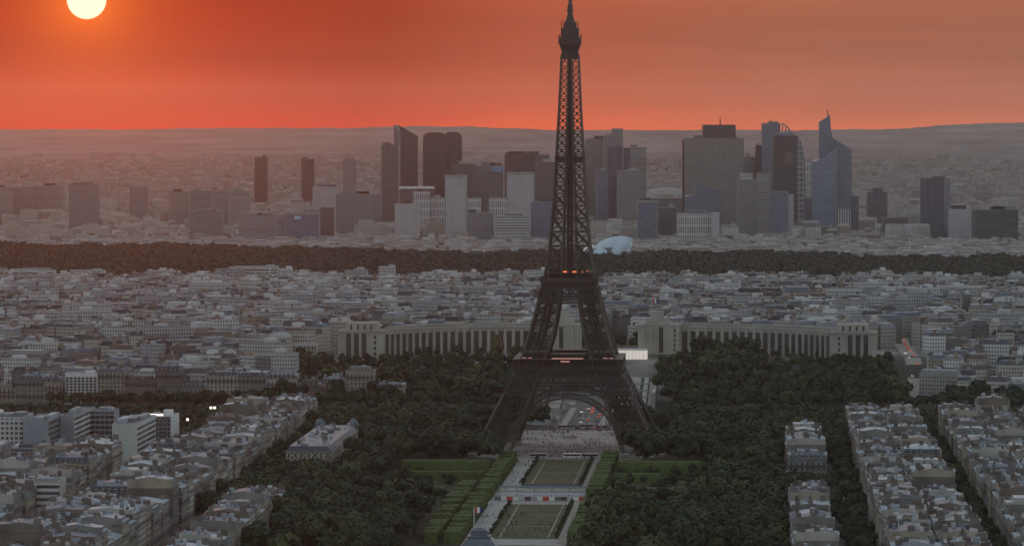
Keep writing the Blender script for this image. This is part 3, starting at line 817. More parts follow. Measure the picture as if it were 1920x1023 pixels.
CHIM = [chimney_mesh(2.6, 3.2, 5), chimney_mesh(3.6, 3.6, 7), chimney_mesh(1.6, 2.8, 3), chimney_mesh(4.4, 3.0, 8)]
def shed_mesh(k):
    mb = MB()
    if k == 0: mb.box(-1.1, 1.1, -.9, .9, -1, 1.8)
    elif k == 1: mb.box(-2.2, 2.2, -.5, .5, -1, .8); mb.box(-2.0, -1.0, -.4, .4, .8, 1.3)
    else: mb.add([(-1.3, -.8, 0), (1.3, -.8, 0), (1.3, .8, .9), (-1.3, .8, .9), (-1.3, .8, -.6), (1.3, .8, -.6), (-1.3, -.8, -.6), (1.3, -.8, -.6)], [(0, 1, 2, 3), (2, 5, 4, 3), (6, 7, 1, 0), (7, 5, 2, 1), (4, 6, 0, 3)])
    return mb.mesh(('lift_housing', 'roof_vent', 'skylight')[k], [M['shed'] if k != 2 else M['frame']])
SHED = [shed_mesh(0), shed_mesh(1), shed_mesh(2)]
SHEDN = ('lift_housing', 'roof_vent', 'skylight')
def setrot(o, a): o.rotation_euler = (0, 0, a)

def apartment(rnd, label_fn, x, y, z, rot, L, Wd, floors, group, wins=(), near=False, far=False, flat=False, detail=True):
    """L along local y, Wd along local x; streets on both x sides. wins: faces ('-y','-x','+x') given single windows"""
    wi = rnd.choices(range(5), (5, 4, 2.5, 1.5, 2))[0]; si = rnd.choices(range(3), (4, 2, 2))[0]; zi = rnd.choices(range(4), (4, 2.2, 3.4, 2.2))[0]
    H = floors * 3.15 + rnd.uniform(.2, 2.6)
    roofn = ('flat ' + ('gravel', 'pale')[zi % 2]) if flat else ZINCS[zi][0]
    root = thing('apartment_building', label_fn(WALLS[wi][0], roofn), 'building', (x, y, z), rot, group)
    wx, wy = Wd / 2, L / 2
    mw = MB(); m0 = 1 if '-y' in wins else 0
    V = [(-wx, -wy), (wx, -wy), (wx, wy), (-wx, wy)]
    for k in range(4):
        (xa, ya), (xb, yb) = V[k], V[(k + 1) % 4]; d = math.dist(V[k], V[(k + 1) % 4])
        fc = ('-y', '+x', '+y', '-x')[k]
        pl = 1 if (fc in wins or (fc == '-y' and not near) or (fc == '+y' and not far)) else 0
        mw.add([(xa, ya, -3), (xb, yb, -3), (xb, yb, H), (xa, ya, H)], [(0, 1, 2, 3)], pl, [[(0, -3), (d, -3), (d, H), (0, H)]])
    ey0 = -wy - .4 if near else -wy + .01; ey1 = wy + .4 if far else wy - .01
    mw.box(-wx - .4, wx + .4, ey0, ey1, H - .5, H + .02, 1, bottom=True)
    wall = part('wall', mw, [WF[wi][1], WALLS[wi][1]], root)
    # iron balconies run along the street faces on the second and top storeys
    for fl in (2, floors - 1):
        zb = fl * 3.15 - .1
        for s in (-1, 1):
            mbz = MB(); a, b_ = sorted((s * (wx + .02), s * (wx + .8))); mbz.box(a, b_, -wy + .3, wy - .3, zb, zb + .16, 0, bottom=True)
            xx = s * (wx + .76); mbz.box(xx - .03, xx + .03, -wy + .3, wy - .3, zb + .3, zb + 1.05, 1, bottom=True)
            part('balcony', mbz, [WALLS[wi][1], M['rail']], root)
        if near:
            mbz = MB(); mbz.box(-wx + .2, wx - .2, -wy - .8, -wy - .02, zb, zb + .16, 0, bottom=True); mbz.box(-wx + .2, wx - .2, -wy - .78, -wy - .72, zb + .3, zb + 1.05, 1, bottom=True)
            part('balcony', mbz, [WALLS[wi][1], M['rail']], root)
    mr = MB()
    iy0, iy1 = (1.5 if near else 0), (1.5 if far else 0)
    if flat:
        mr.box(-wx + .1, wx - .1, -wy + .1, wy - .1, H, H + .3, 1)
        mr.box(-wx + .1, wx - .1, -wy + .1, -wy + .4, H + .3, H + 1, 2); mr.box(-wx + .1, -wx + .4, -wy + .4, wy - .1, H + .3, H + 1, 2); mr.box(wx - .4, wx - .1, -wy + .4, wy - .1, H + .3, H + 1, 2)
        mr.box(-wx * .6, wx * .6, -wy * .7, wy * .7, H + .3, H + 3.1, 2, 1)
        top = H + 3.1; z1 = H + .3
    else:
        hm = rnd.choice((3.0, 3.4, 4.2)); z1 = H + hm; top = z1 + rnd.uniform(.9, 2.0); ix = 1.5
        r0 = [(-wx + .1, -wy + (.1 if near else 0), H + .02), (wx - .1, -wy + (.1 if near else 0), H + .02), (wx - .1, wy - (.1 if far else 0), H + .02), (-wx + .1, wy - (.1 if far else 0), H + .02)]
        r1 = [(-wx + ix, -wy + iy0, z1), (wx - ix, -wy + iy0, z1), (wx - ix, wy - iy1, z1), (-wx + ix, wy - iy1, z1)]
        hp = min(wx, wy) * .7
        ra = (0, -wy + iy0 + (hp if near else 0), top); rb = (0, wy - iy1 - (hp if far else 0), top)
        mr.add(r0 + r1, [(1, 2, 6, 5), (3, 0, 4, 7)], 0)
        mr.add(r0 + r1, [(0, 1, 5, 4)], 0 if near else 2); mr.add(r0 + r1, [(2, 3, 7, 6)], 0 if far else 2)
        mr.add(r1 + [ra, rb], [(1, 2, 5, 4), (3, 0, 4, 5)], 1)
        mr.add(r1 + [ra, rb], [(0, 1, 4)], 1 if near else 2); mr.add(r1 + [ra, rb], [(2, 3, 5)], 1 if far else 2)
        if not near: mr.box(-wx + .5, wx - .5, -wy - .22, -wy + .22, H - .2, z1 + .5, 2)      # party wall rising past the roof
    roof = part('roof', mr, [SLATES[si][1], ZINCS[zi][1], WALLS[(wi + 1) % 5][1]], root)
    if detail:
        if not flat:
            for s in (-1, 1):
                k = max(2, int(L / 3.1))
                for i in range(k):
                    if rnd.random() < .14: continue
                    ob('dormer', DORM[(wi + si) % 2], roof, (s * (wx - .75), -wy + (i + .5) * L / k, H + .7), s * math.pi / 2)
            if near:
                k = max(2, int(Wd / 3.1))
                for i in range(k): ob('dormer', DORM[(wi + si) % 2], roof, (-wx + (i + .5) * Wd / k, -wy + .75, H + .7), 0)
        for yy in ((-wy + (.5 if not near else 4), wy - (.6 if not far else 4)) if not flat else (wy - 1,)):
            for s in rnd.sample((-1, 1, 0), rnd.choice((1, 2, 2, 3))):
                cm = rnd.choice(CHIM)
                ob('chimney_stack', cm, roof, (s * (wx - 3.4), yy + rnd.uniform(-.3, .3), z1 - 1.2 + rnd.uniform(-.4, .6)), 0)
        for i in range(rnd.choice((3, 4, 5, 6))):
            k = rnd.randrange(3)
            px_ = rnd.uniform(-wx + 2.6, wx - 2.6); zz = (H + .3 if abs(px_) > wx * .6 else H + 3.1) if flat else top - (top - z1) * abs(px_) / (wx - 1.5)
            ob(SHEDN[k], SHED[k], roof, (px_, rnd.uniform(-wy + 2, wy - 2), zz + (.25 if k == 2 else .6)), rnd.choice((0, math.pi / 2)))
    n = 0
    for fc in wins:
        wd = Wd if fc == '-y' else L; k = max(2, int(wd / 2.9))
        for fl in range(floors):
            for i in range(k):
                if n >= 98: break
                t = -wd / 2 + (i + .5) * wd / k; zz = fl * 3.15 + .9
                if fc == '-y': ob('window', WIN, wall, (t, -wy, zz), 0)
                elif fc == '-x': ob('window', WIN, wall, (-wx, t, zz), -math.pi / 2)
                else: ob('window', WIN, wall, (wx, t, zz), math.pi / 2)
                n += 1
    return root

N_APT = 0
def row(desc, group, v0, v1, segs, avg, seed, flat=.1, fl=(6, 7)):
    global N_APT
    rnd = random.Random(seed); k = 0
    for (u0, u1) in segs:
        n = max(1, round((u1 - u0) / avg)); cuts = [u0 + (u1 - u0) * (i + (rnd.uniform(-.2, .2) if 0 < i < n else 0)) / n for i in range(n + 1)]
        for i in range(n):
            k += 1; a, b_ = cuts[i], cuts[i + 1]
            near, far = i == 0, i == n - 1
            kk = k
            lab = lambda w, r, kk=kk: f"{w} building, {r} roof, {ordinal(kk)} from near in {desc}"
            uc = (a + b_) / 2; vc = (v0 + v1) / 2 + rnd.uniform(-.5, .5)
            x, y = W(uc, vc)
            isflat = rnd.random() < flat
            fls = rnd.randint(*fl) + (rnd.choice((0, 0, 1, -1))) - (rnd.choice((2, 3)) if rnd.random() < .13 and 0 < i < n - 1 else 0)
            apartment(rnd, lab, x, y, gz(x, y), ROT, b_ - a - .06, (v1 - v0) + rnd.uniform(-.8, .8), fls, group, wins=('-y',) if near else (), near=near, far=far, flat=isflat)
            N_APT += 1
G_L = "apartment buildings along the left avenue"; G_R = "apartment buildings of the right blocks"
row("park-edge row lower left", G_L, -155, -132, [(-860, -640), (-632, -510)], 18, 1, fl=(5, 6))
row("avenue row left of park", G_L, -210, -185, [(-860, -560), (-545, -338), (-322, -128), (-112, 132)], 20, 2)
row("second row behind left avenue", G_L, -237, -213, [(-860, -560), (-545, -338), (-322, -128), (-112, 110)], 23, 3)
row("third row at far left", G_L, -281, -256, [(-830, -640), (-625, -440), (-425, -300)], 21, 4, .2)
row("fourth row at far left", G_L, -307, -283, [(-760, -640), (-625, -440), (-425, -300)], 22, 5, .2)
row("fifth row at far left", G_L, -352, -326, [(-560, -430), (-415, -290)], 24, 6, .2)
row("near block at right park edge", G_R, 142, 163, [(-850, -510)], 20, 7, fl=(5, 6))
row("far block at right park edge", G_R, 144, 167, [(-300, -95)], 20, 8, fl=(5, 6))
row("long right block, park side", G_R, 187, 209, [(-850, -340), (-328, 74)], 20, 9)
row("long right block, outer side", G_R, 211, 234, [(-850, -340), (-328, 74)], 21, 10, .2)
row("rightmost block, avenue side", G_R, 251, 273, [(-840, -420), (-405, 84)], 21, 11)
row("rightmost block, outer side", G_R, 275.5, 298, [(-640, -420), (-405, 84)], 24, 12, .2)
row("last row at right edge", G_R, 306, 330, [(-330, 84)], 27, 13, .2)
# riverside row across the water on the left: it faces us
rnd = random.Random(44); v = -470.0; k = 0
SKIP = UV(*at_z(122, 755, 2))[1], UV(*at_z(182, 755, 2))[1]
while v < -158:
    w = rnd.uniform(17, 25)
    if SKIP[0] - 2 < v + w and v < SKIP[1]:
        if v < SKIP[0] - 9: w = SKIP[0] - 1 - v
        else: v = SKIP[1] + 1.0; continue
    k += 1; x, y = W(404 + rnd.uniform(-1, 1), v + w / 2)
    apartment(rnd, lambda a, r, k=k: f"{a} building, {r} roof, {ordinal(k)} from left in far riverside row", x, y, gz(x, y), ROT + math.pi / 2, w - .1, 18, rnd.randint(4, 8), "apartment buildings facing the river", wins=('-x',), near=True, far=True, flat=rnd.random() < .2)
    N_APT += 1; v += w
print('apartments', N_APT)

# ------------------------------------------------------------------ modern and landmark buildings seen singly
FM = dict(
    white_grid=facade('white_grid_facade', (0.62, 0.63, 0.61), (0.06, 0.065, 0.07), 3.0, 3.2, .6, .52),
    white_band=facade('white_band_facade', (0.60, 0.61, 0.60), (0.07, 0.075, 0.08), 40.0, 3.4, .96, .5),
    dark_band=facade('dark_band_facade', (0.26, 0.27, 0.28), (0.025, 0.03, 0.04), 3.2, 3.4, .86, .62),
    blue_grid=facade('blue_grid_facade', (0.33, 0.37, 0.42), (0.07, 0.085, 0.11), 3.0, 3.3, .62, .6),
    stone_grid=facade('stone_grid_facade', (0.36, 0.33, 0.27), (0.05, 0.05, 0.05), 3.0, 3.5, .4, .6),
    brown=pmat('brown_render', (0.17, 0.13, 0.10), 0.9, 0.25, 0.08), pale=pmat('pale_gable', (0.52, 0.56, 0.52), 0.85, 0.08, 0.05),
    grey=pmat('grey_panel', (0.27, 0.30, 0.33), 0.7, 0.12, 0.06), roofgrey=pmat('flat_roof', (0.20, 0.20, 0.20), 0.9, 0.3, 0.15))
def block(name, label, cat, px0, px1, pyt, D, depth, fmat, gmat=None, rot=0.0, h=None, z0=None, roof_bits=2, seed=0, group=None, roofname='roof', wingrid=None, gable_front=False):
    """one free-standing building: front face at distance D spanning the photo columns px0..px1, roof at row pyt"""
    rnd = random.Random(seed + px0)
    xl, _, zt = at_y(px0, pyt, D); xr, _, _ = at_y(px1, pyt, D)
    zb = gz((xl + xr) / 2, D) if z0 is None else z0
    w = xr - xl; H = zt - zb
    root = thing(name, label, cat, ((xl + xr) / 2, D, zb), rot, group)
    mb = MB()
    V = [(-w / 2, 0), (w / 2, 0), (w / 2, depth), (-w / 2, depth)]
    for k in range(4):
        a, b_ = V[k], V[(k + 1) % 4]; d = math.dist(a, b_)
        mi = (1 if gable_front else 0) if k in (0, 2) else (0 if gable_front else (1 if gmat else 0))
        mb.add([(*a, -4), (*b_, -4), (*b_, H), (*a, H)], [(0, 1, 2, 3)], mi, [[(0, -4), (d, -4), (d, H), (0, H)]])
    wall = part('wall', mb, [fmat, gmat or fmat], root)
    mb = MB(); mb.box(-w / 2 + .05, w / 2 - .05, .05, depth - .05, H, H + .25)
    for b_ in ((-w / 2, w / 2, 0, .35), (-w / 2, w / 2, depth - .35, depth), (-w / 2, -w / 2 + .35, .36, depth - .36), (w / 2 - .35, w / 2, .36, depth - .36)): mb.box(*b_, H + .02, H + 1.0, 1)
    roof = part(roofname, mb, [FM['roofgrey'], gmat or M['concrete']], root)
    for i in range(roof_bits):
        mb = MB(); a = rnd.uniform(.08, .22) * w; h_ = rnd.uniform(1.5, 3.4); mb.box(-a, a, -depth * .18, depth * .18, 0, h_)
        part('plant_housing', mb, [rnd.choice((M['shed'], M['white'], FM['grey']))], roof, (rnd.uniform(-w / 2 + a + .5, w / 2 - a - .5), depth * rnd.uniform(.3, .7), H + .3))
    if wingrid:
        nx, nz = wingrid; n = 0
        for j in range(nz):
            for i in range(nx):
                ob('window', WIN_WIDE, wall, (-w / 2 + (i + .5) * w / nx, 0, 2 + (H - 4) * (j + .35) / nz), 0, (min(1, w / nx / 2.9), 1, min(1, (H - 4) / nz / 2.2))); n += 1
    return root, w, H
plain = WALLS[2][1]
# office slabs at the left, aligned with the avenue so their long sides recede
OFF = [("office_slab", "tall white slab with blank pale green gable and striped balcony side", 210, 257, 797, 2560, 82, FM['white_band'], FM['pale']),
       ("office_slab", "grey slab with pale blank gable beside the dark glazed office wing", 112, 139, 782, 2600, 85, FM['white_band'], FM['grey']),
       ("office_slab", "low blue grey panelled slab with arched roof edge at far left", 43, 91, 790, 2560, 60, FM['dark_band'], FM['grey']),
       ("office_slab", "white slab with square windows at the left edge of the photo", -26, 42, 784, 2590, 40, FM['white_grid'], FM['white_grid'])]
for nm, lab, a, b_, t, D, dp, fm, gm in OFF: block(nm, lab, 'office building', a, b_, t, D, dp, fm, gm, ROT, gable_front=True, roof_bits=3, z0=0)
block("office_slab", "dark glazed office wing recessed between two pale slabs", 'office building', 160, 214, 772, 2665, 22, FM['dark_band'], FM['grey'], ROT, z0=0)
r, w, H = block("office_slab", "dark windowed slab with white end strip and lit roof bar", 'office building', 282, 329, 780, 2650, 18, FM['dark_band'], M['white'], ROT, z0=0, wingrid=(6, 9))
mb = MB(); mb.box(-8.5, 0, -.5, .3, H + .9, H + 1.6); part('lit_roof_bar', mb, [M['white_lamp']], r)
mb = MB(); mb.box(w / 2 - 3.2, w / 2 + .3, -.5, 0, -3, H + .8); part('end_strip', mb, [M['white']], r)
block("podium_building", "long low dark podium with horizontal bands below the left office slabs", 'office building', -30, 108, 842, 2530, 26, FM['dark_band'], FM['grey'], ROT, z0=0)
block("garden_terrace_building", "rounded cream block with planted roof terraces at far left", 'building', 52, 112, 905, 2125, 20, FM['white_band'], plain, ROT, z0=0)
block("white_apartment_block", "white apartment block with open central balconies by the far river bank", 'building', 122, 182, 702, 3118, 16, M['white'], M['white'], ROT, wingrid=(8, 9))
LM = [("long_white_building", "long low white building with blue roof boxes at the upper left edge", -30, 102, 508, 4680, 16, 'white_band', 'pale', 4),
      ("hotel_block", "pale pink block with vertical ribs below the dark wood at upper left", 131, 196, 508, 4650, 16, 'white_grid', 'pale', 1),
      ("white_apartment_block", "long white block with rows of dark square windows left of centre", 288, 426, 566, 3900, 15, 'white_grid', 'pale', 3),
      ("terraced_block", "white stepped block with balcony bands against the dark wood", 440, 521, 501, 4720, 18, 'white_band', 'pale', 2),
      ("terraced_block", "small cream block joined right of the white stepped block", 521, 548, 505, 4740, 18, 'white_grid', 'pale', 1),
      ("plain_block", "pale blank-walled block with tiny windows left of the palace", 459, 507, 566, 3950, 16, 'white_grid', 'pale', 1),
      ("office_block", "dark roofed office with white floor bands at left", 236, 336, 628, 3480, 24, 'white_band', None, 1),
      ("brown_block", "brown windowless block with a dark seam at left", 246, 284, 650, 3400, 26, None, None, 0),
      ("tower_block", "narrow beige block with two brown stripes at left", 320, 364, 660, 3330, 16, None, None, 1),
      ("stone_mansion", "tall grey stone apartment house with many windows left of the park", 366, 478, 612, 3420, 20, 'stone_grid', None, 3),
      ("stone_mansion", "stone apartment house beside the cream villa left of the palace", 480, 540, 618, 3400, 20, 'stone_grid', None, 2),
      ("cream_villa", "cream classical villa with terraces at the park's left edge", 541, 593, 648, 3290, 22, 'stone_grid', 'pale', 1),
      ("white_apartment_block", "tall white block with one blank bluish gable above the right palace wing", 1552, 1620, 543, 4000, 15, 'white_grid', 'pale', 2),
      ("gable_block", "blank pale blue gable wall beside the tall white block", 1620, 1646, 541, 3990, 16, None, 'pale', 0),
      ("white_apartment_block", "white block with a grid of dark windows at the right street", 1846, 1891, 694, 3210, 16, 'white_grid', 'pale', 1),
      ("office_block", "low modern office with white floor bands at right", 1783, 1872, 672, 3330, 20, 'white_band', 'pale', 2),
      ("plain_block", "beige block with a rounded blank end beside the right avenue", 1740, 1782, 668, 3300, 26, 'stone_grid', 'pale', 2),
      ("long_stone_building", "long grey stone building with slate attic right of the palace", 1712, 1816, 612, 3560, 22, 'stone_grid', None, 3),
      ("long_stone_building", "long dark roofed stone building at the right edge", 1818, 1960, 624, 3600, 22, 'stone_grid', None, 3),
      ("white_apartment_block", "narrow white block with dark balconies behind the left palace wing", 748, 775, 581, 3620, 14, 'white_grid', 'pale', 1),
      ("plain_block", "cream stepped blank block behind the left palace wing", 775, 802, 587, 3600, 14, 'stone_grid', 'pale', 1),
      ("white_apartment_block", "small white block just below the dark wood near the centre", 710, 741, 501, 4760, 12, 'white_grid', 'pale', 1),
      ("white_apartment_block", "white block left of the glowing orange window", 811, 857, 509, 4700, 14, 'white_grid', 'pale', 1),
      ("glass_roof_building", "pale blue glass roofed building behind the left palace wing", 757, 792, 556, 4000, 16, 'blue_grid', 'pale', 1),
      ("long_roofed_building", "long slate roofed building behind the right palace wing", 1300, 1578, 568, 3900, 14, 'blue_grid', None, 4),
      ("office_block", "wide low white office behind the left pavilion of the palace", 640, 760, 574, 3850, 18, 'white_band', 'pale', 2)]
LMX = [(a - 5, b_ + 5, D - 75, D + dp + 12) for (_n, _l, a, b_, t, D, dp, *_r) in [(n_, l_, a_, b2, t_, min(D_, 4575), *r_) for (n_, l_, a_, b2, t_, D_, *r_) in LM]]
LM = [(n_, l_, a_, b2, t_, min(D_, 4575), *r_) for (n_, l_, a_, b2, t_, D_, *r_) in LM]
for i, (nm, lab, a, b_, t, D, dp, fm, gm, nb) in enumerate(LM):
    f = FM[fm] if fm else (FM['brown'] if 'brown' in nm or 'tower' in nm else FM['grey'])
    g = FM[gm] if gm else (WALLS[1][1] if fm == 'stone_grid' else FM['roofgrey'])
    ar = (b_ - a) * D / F
    block(nm, lab, 'building', a, b_, t, D, dp, f, g if fm else f, 0, roof_bits=nb, seed=i)
# the glowing window
gw = thing('lit_sign', 'small glowing orange lit panel on a roof below the dark wood', 'sign', (*at_y(868, 522, 4560)[:2], at_y(868, 522, 4560)[2]), 0)
mb = MB(); mb.box(-1.2, 1.2, -.3, .3, 0, 5.5); part('lit_panel', mb, [M['orange_lamp']], gw)
mb = MB(); mb.box(-.2, .2, -.2, .2, -26, 0); part('post', mb, [M['iron']], gw)
# park-side block with two corner domes
def domed(label, u0, u1, v0, v1, H, domes):
    x, y = W((u0 + u1) / 2, (v0 + v1) / 2)
    root = thing('domed_building', label, 'building', (x, y, 0), ROT)
    w, d = (v1 - v0) / 2, (u1 - u0) / 2; mb = MB()
    mb.box(-w, w, -d, d, 0, H, 0); mb.box(-w - .4, w + .4, -d - .4, d + .4, H, H + .6, 1, bottom=True)
    wall = part('wall', mb, [WF[0][1], WALLS[0][1]], root)
    mb = MB(); mb.add([(-w, -d, H + .6), (w, -d, H + .6), (w, d, H + .6), (-w, d, H + .6), (-w + 2, -d + 2, H + 3.8), (w - 2, -d + 2, H + 3.8), (w - 2, d - 2, H + 3.8), (-w + 2, d - 2, H + 3.8)], [(0, 1, 5, 4), (1, 2, 6, 5), (2, 3, 7, 6), (3, 0, 4, 7)], 0)
    mb.add([(-w + 2, -d + 2, H + 3.8), (w - 2, -d + 2, H + 3.8), (w - 2, d - 2, H + 3.8), (-w + 2, d - 2, H + 3.8)], [(0, 1, 2, 3)], 1)
    rf = part('roof', mb, [SLATES[0][1], ZINCS[0][1]], root); r = random.Random(int(u0))
    for k in range(30):
        j = r.randrange(3); ob(SHEDN[j], SHED[j], rf, (r.uniform(-w + 4, w - 4), r.uniform(-d + 4, d - 4), H + 4.3), r.choice((0, 1.57)))
    for k in range(6): ob('chimney_stack', CHIM[k % 4], rf, (r.uniform(-w + 3, w - 3), -d + (k + .6) * 2 * d / 6, H + 2.5), 0)
    for (cx, cy_) in domes:
        mb = MB(); mb.lathe([(3.3, H - 2), (3.3, H + 3.2), (3.7, H + 3.3), (3.4, H + 5), (2.5, H + 6.8), (1.2, H + 8), (.4, H + 8.4), (.3, H + 10)], 14, 0, cx * (w - 3), cy_ * (d - 3)); part('corner_dome', mb, [M['dome']], rf)
    for i in range(7):
        for fl in range(5): ob('window', WIN, wall, (-w + (i + .5) * 2 * w / 7, -d, fl * 3.4 + 1.2), 0)
domed('cream park-side block with two slate corner domes among the left trees', -235, -62, -165, -137, 17.5, ((-1, 1), (1, 1)))
# the domed military school pavilion in the near foreground
sx, sy, _ = at_y(899, 1000, 1790)
ms = thing('domed_pavilion', 'blue grey four-sided slate dome at the bottom edge by the lawns', 'building', (sx, sy, 0), ROT)
mb = MB(); mb.box(-13, 13, -11, 11, 0, 24.5, 0); mb.box(-13.6, 13.6, -11.6, 11.6, 24.5, 25.6, 1, bottom=True); part('wall', mb, [WF[0][1], WALLS[0][1]], ms)
mb = MB()
pf = [(9.6, 25.6), (9.6, 28.0), (9.2, 30.5), (8.0, 33.5), (6.2, 36.0), (4.9, 37.2)]
for (h0, z0), (h1, z1) in zip(pf[:-1], pf[1:]): frus(h0, h1, z0, z1)
frus(5.3, 5.3, 37.2, 38.0); frus(3.6, 3.6, 38, 40.2); frus(3.9, 2.2, 40.2, 41.6)
dm = part('dome', mb, [M['dome'], M['dome']], ms)
mb = MB(); mb.box(-3, 3, -9.62, -9.2, 29, 33, 0); part('dormer', mb, [M['frame']], dm)
def flag(label, x, y, z0, h, w, fh, seed):
    root = thing('flag', label, 'flag', (x, y, z0), 0)
    mb = MB(); mb.beam((0, 0, 0), (0, 0, h), .28); part('pole', mb, [M['white']], root)
    mb = MB(); n = 9
    for k in range(n):
        xa, xb = -w * k / n, -w * (k + 1) / n; ya, yb = math.sin(k * 1.1 + seed) * .35, math.sin((k + 1) * 1.1 + seed) * .35
        xa = w * k / n; xb = w * (k + 1) / n
        mb.add([(xa, ya, h - fh), (xb, yb, h - fh), (xb, yb, h), (xa, ya, h), (xa, ya + .05, h - fh), (xb, yb + .05, h - fh), (xb, yb + .05, h), (xa, ya + .05, h)], [(0, 1, 2, 3), (5, 4, 7, 6), (3, 2, 6, 7), (0, 4, 5, 1)], k // 3)
    c = part('cloth', mb, [M['red'], M['white'], M['blue']], root)
    c.rotation_euler = (0, 0, .05)
# seen from here the hoist is on the right: red fly to the left
x, y = sx - 2.4, sy; flag('red white and blue flag flying above the blue slate dome', x, y, 41.6, 9.0, 3.9, 2.6, 0.3)
x, y = W(626, 42.5); flag('red white and blue flag on the roof of the right head pavilion', x - 2.5, y, 60, 14.5, 5.2, 4.2, 1.2)
# glass sail building in the wood
gx, gy, _ = at_y(1150, 470, 5650); GZ = gz(gx, gy)
gs = thing('glass_sail_building', 'pale blue building of curved glass sails standing in the dark wood', 'building', (gx, gy, GZ), 0)
sail = pmat('pale_glass_sail', (0.50, 0.62, 0.72), 0.3, 0.12, 0.08); sailw = pmat('white_sail', (0.72, 0.74, 0.74), 0.4, 0.1, 0.08)
def sailpart(cx, cy_, zb, lx, ly, h, lean, mat):
    mb = MB(); n, k = 12, 8; V = []
    for i in range(n + 1):
        a = i / n
        for j in range(k + 1):
            t = math.pi * (j / k); x = (a - .5) * lx * (1 - .15 * math.sin(t)); hh = h * (math.sin(math.pi * (.12 + .62 * a)) ** .8)
            V.append((cx + x + lean * math.sin(t) * 3, cy_ - ly / 2 * math.cos(t), zb + hh * math.sin(t) ** .75 + a * lean * 2))
    fs = [(i * (k + 1) + j, (i + 1) * (k + 1) + j, (i + 1) * (k + 1) + j + 1, i * (k + 1) + j + 1) for i in range(n) for j in range(k)]
    fs.append(tuple(range(k + 1))); fs.append(tuple(reversed(range(n * (k + 1), (n + 1) * (k + 1))))); mb.add(V, fs)
    part('glass_sail', mb, [mat], gs)
def shell(pts, y0, bulge, thick, mat):
    '''a sail: a four-sided sheet of glass bulging towards us; pts are (x, z) corners low-left, low-right, top-right, top-left'''
    mb = MB(); n = 8; V = []
    for side in (0, thick):
        for i in range(n + 1):
            for j in range(n + 1):
                a, b_ = i / n, j / n
                x = (1 - b_) * ((1 - a) * pts[0][0] + a * pts[1][0]) + b_ * ((1 - a) * pts[3][0] + a * pts[2][0])
                z = (1 - b_) * ((1 - a) * pts[0][1] + a * pts[1][1]) + b_ * ((1 - a) * pts[3][1] + a * pts[2][1])
                z += 3.2 * math.sin(math.pi * a) * b_
                V.append((x, y0 + b_ * 16 - bulge * math.sin(math.pi * a) * math.sin(math.pi * (.15 + .7 * b_)) + side, z))
    m_ = (n + 1) ** 2
    fs = [(i * (n + 1) + j, (i + 1) * (n + 1) + j, (i + 1) * (n + 1) + j + 1, i * (n + 1) + j + 1) for i in range(n) for j in range(n)]
    fs += [tuple(m_ + k for k in reversed(f)) for f in fs]
    edge = [i * (n + 1) for i in range(n + 1)] + [n * (n + 1) + j for j in range(1, n + 1)] + [i * (n + 1) + n for i in range(n - 1, -1, -1)] + [j for j in range(n - 1, 0, -1)]
    fs += [(edge[k], m_ + edge[k], m_ + edge[(k + 1) % len(edge)], edge[(k + 1) % len(edge)]) for k in range(len(edge))]
    mb.add(V, fs); part('glass_sail', mb, [mat], gs)
SP = lambda px, py: (at_y(px, py, 5650)[0] - gx, at_y(px, py, 5650)[2] - GZ)
shell([SP(1112, 466), SP(1160, 462), SP(1172, 443), SP(1124, 455)], 2, 5, .6, sail)
shell([SP(1140, 481), SP(1170, 479), SP(1188, 449), SP(1160, 446)], -6, 6, .6, sail)
shell([SP(1112, 481), SP(1136, 479), SP(1140, 466), SP(1114, 464)], -10, 4, .6, sail)
shell([SP(1090, 474), SP(1112, 472), SP(1116, 462), SP(1096, 466)], 4, 4, .6, sailw)
shell([SP(1170, 477), SP(1182, 470), SP(1187, 450), SP(1180, 452)], 0, 3, .6, sailw)
mb = MB(); mb.box(-34, 26, 2, 22, -4, 24); part('base', mb, [FM['grey']], gs)

# ------------------------------------------------------------------ the business district: towers one by one
T = {}
def fm(key, wall, glass, px=3.0, pz=3.6, fx=.6, fz=.55, rough=.3): T[key] = facade('tower_' + key, wall, glass, px, pz, fx, fz, rough)
fm('dark', (0.075, 0.076, 0.085), (0.025, 0.027, 0.033)); fm('brown', (0.15, 0.145, 0.15), (0.045, 0.047, 0.052))
fm('grey', (0.27, 0.275, 0.29), (0.07, 0.075, 0.085), 2.4, 3.6, .55, .6); fm('pale', (0.54, 0.54, 0.55), (0.15, 0.16, 0.175), 2.8, 3.4, .55, .5)
fm('white', (0.58, 0.58, 0.57), (0.16, 0.17, 0.18), 3.6, 14.0, .5, .8); fm('blue', (0.20, 0.24, 0.31), (0.08, 0.105, 0.15), 2.5, 3.5, .8, .6)
fm('band', (0.50, 0.51, 0.52), (0.13, 0.15, 0.17), 60, 4.4, .97, .5); fm('lined', (0.34, 0.34, 0.34), (0.12, 0.125, 0.13), 60, 3.9, .98, .45)
fm('check', (0.26, 0.258, 0.25), (0.075, 0.077, 0.08), 4.2, 3.7, .5, .5); fm('teal', (0.07, 0.10, 0.11), (0.03, 0.06, 0.068), 40, 3.6, .97, .6)
fm('glass', (0.30, 0.37, 0.47), (0.10, 0.14, 0.21), 3.2, 3.7, .85, .62, .2); fm('violet', (0.13, 0.135, 0.175), (0.06, 0.064, 0.09), 3.5, 60, .6, .97)
fm('stripe', (0.62, 0.64, 0.65), (0.05, 0.06, 0.07), 4.2, 400, .45, .999); fm('diamond', (0.25, 0.27, 0.30), (0.045, 0.05, 0.065), 7.0, 9.0, .55, .5)
TOWN = 'office towers of the distant business district'
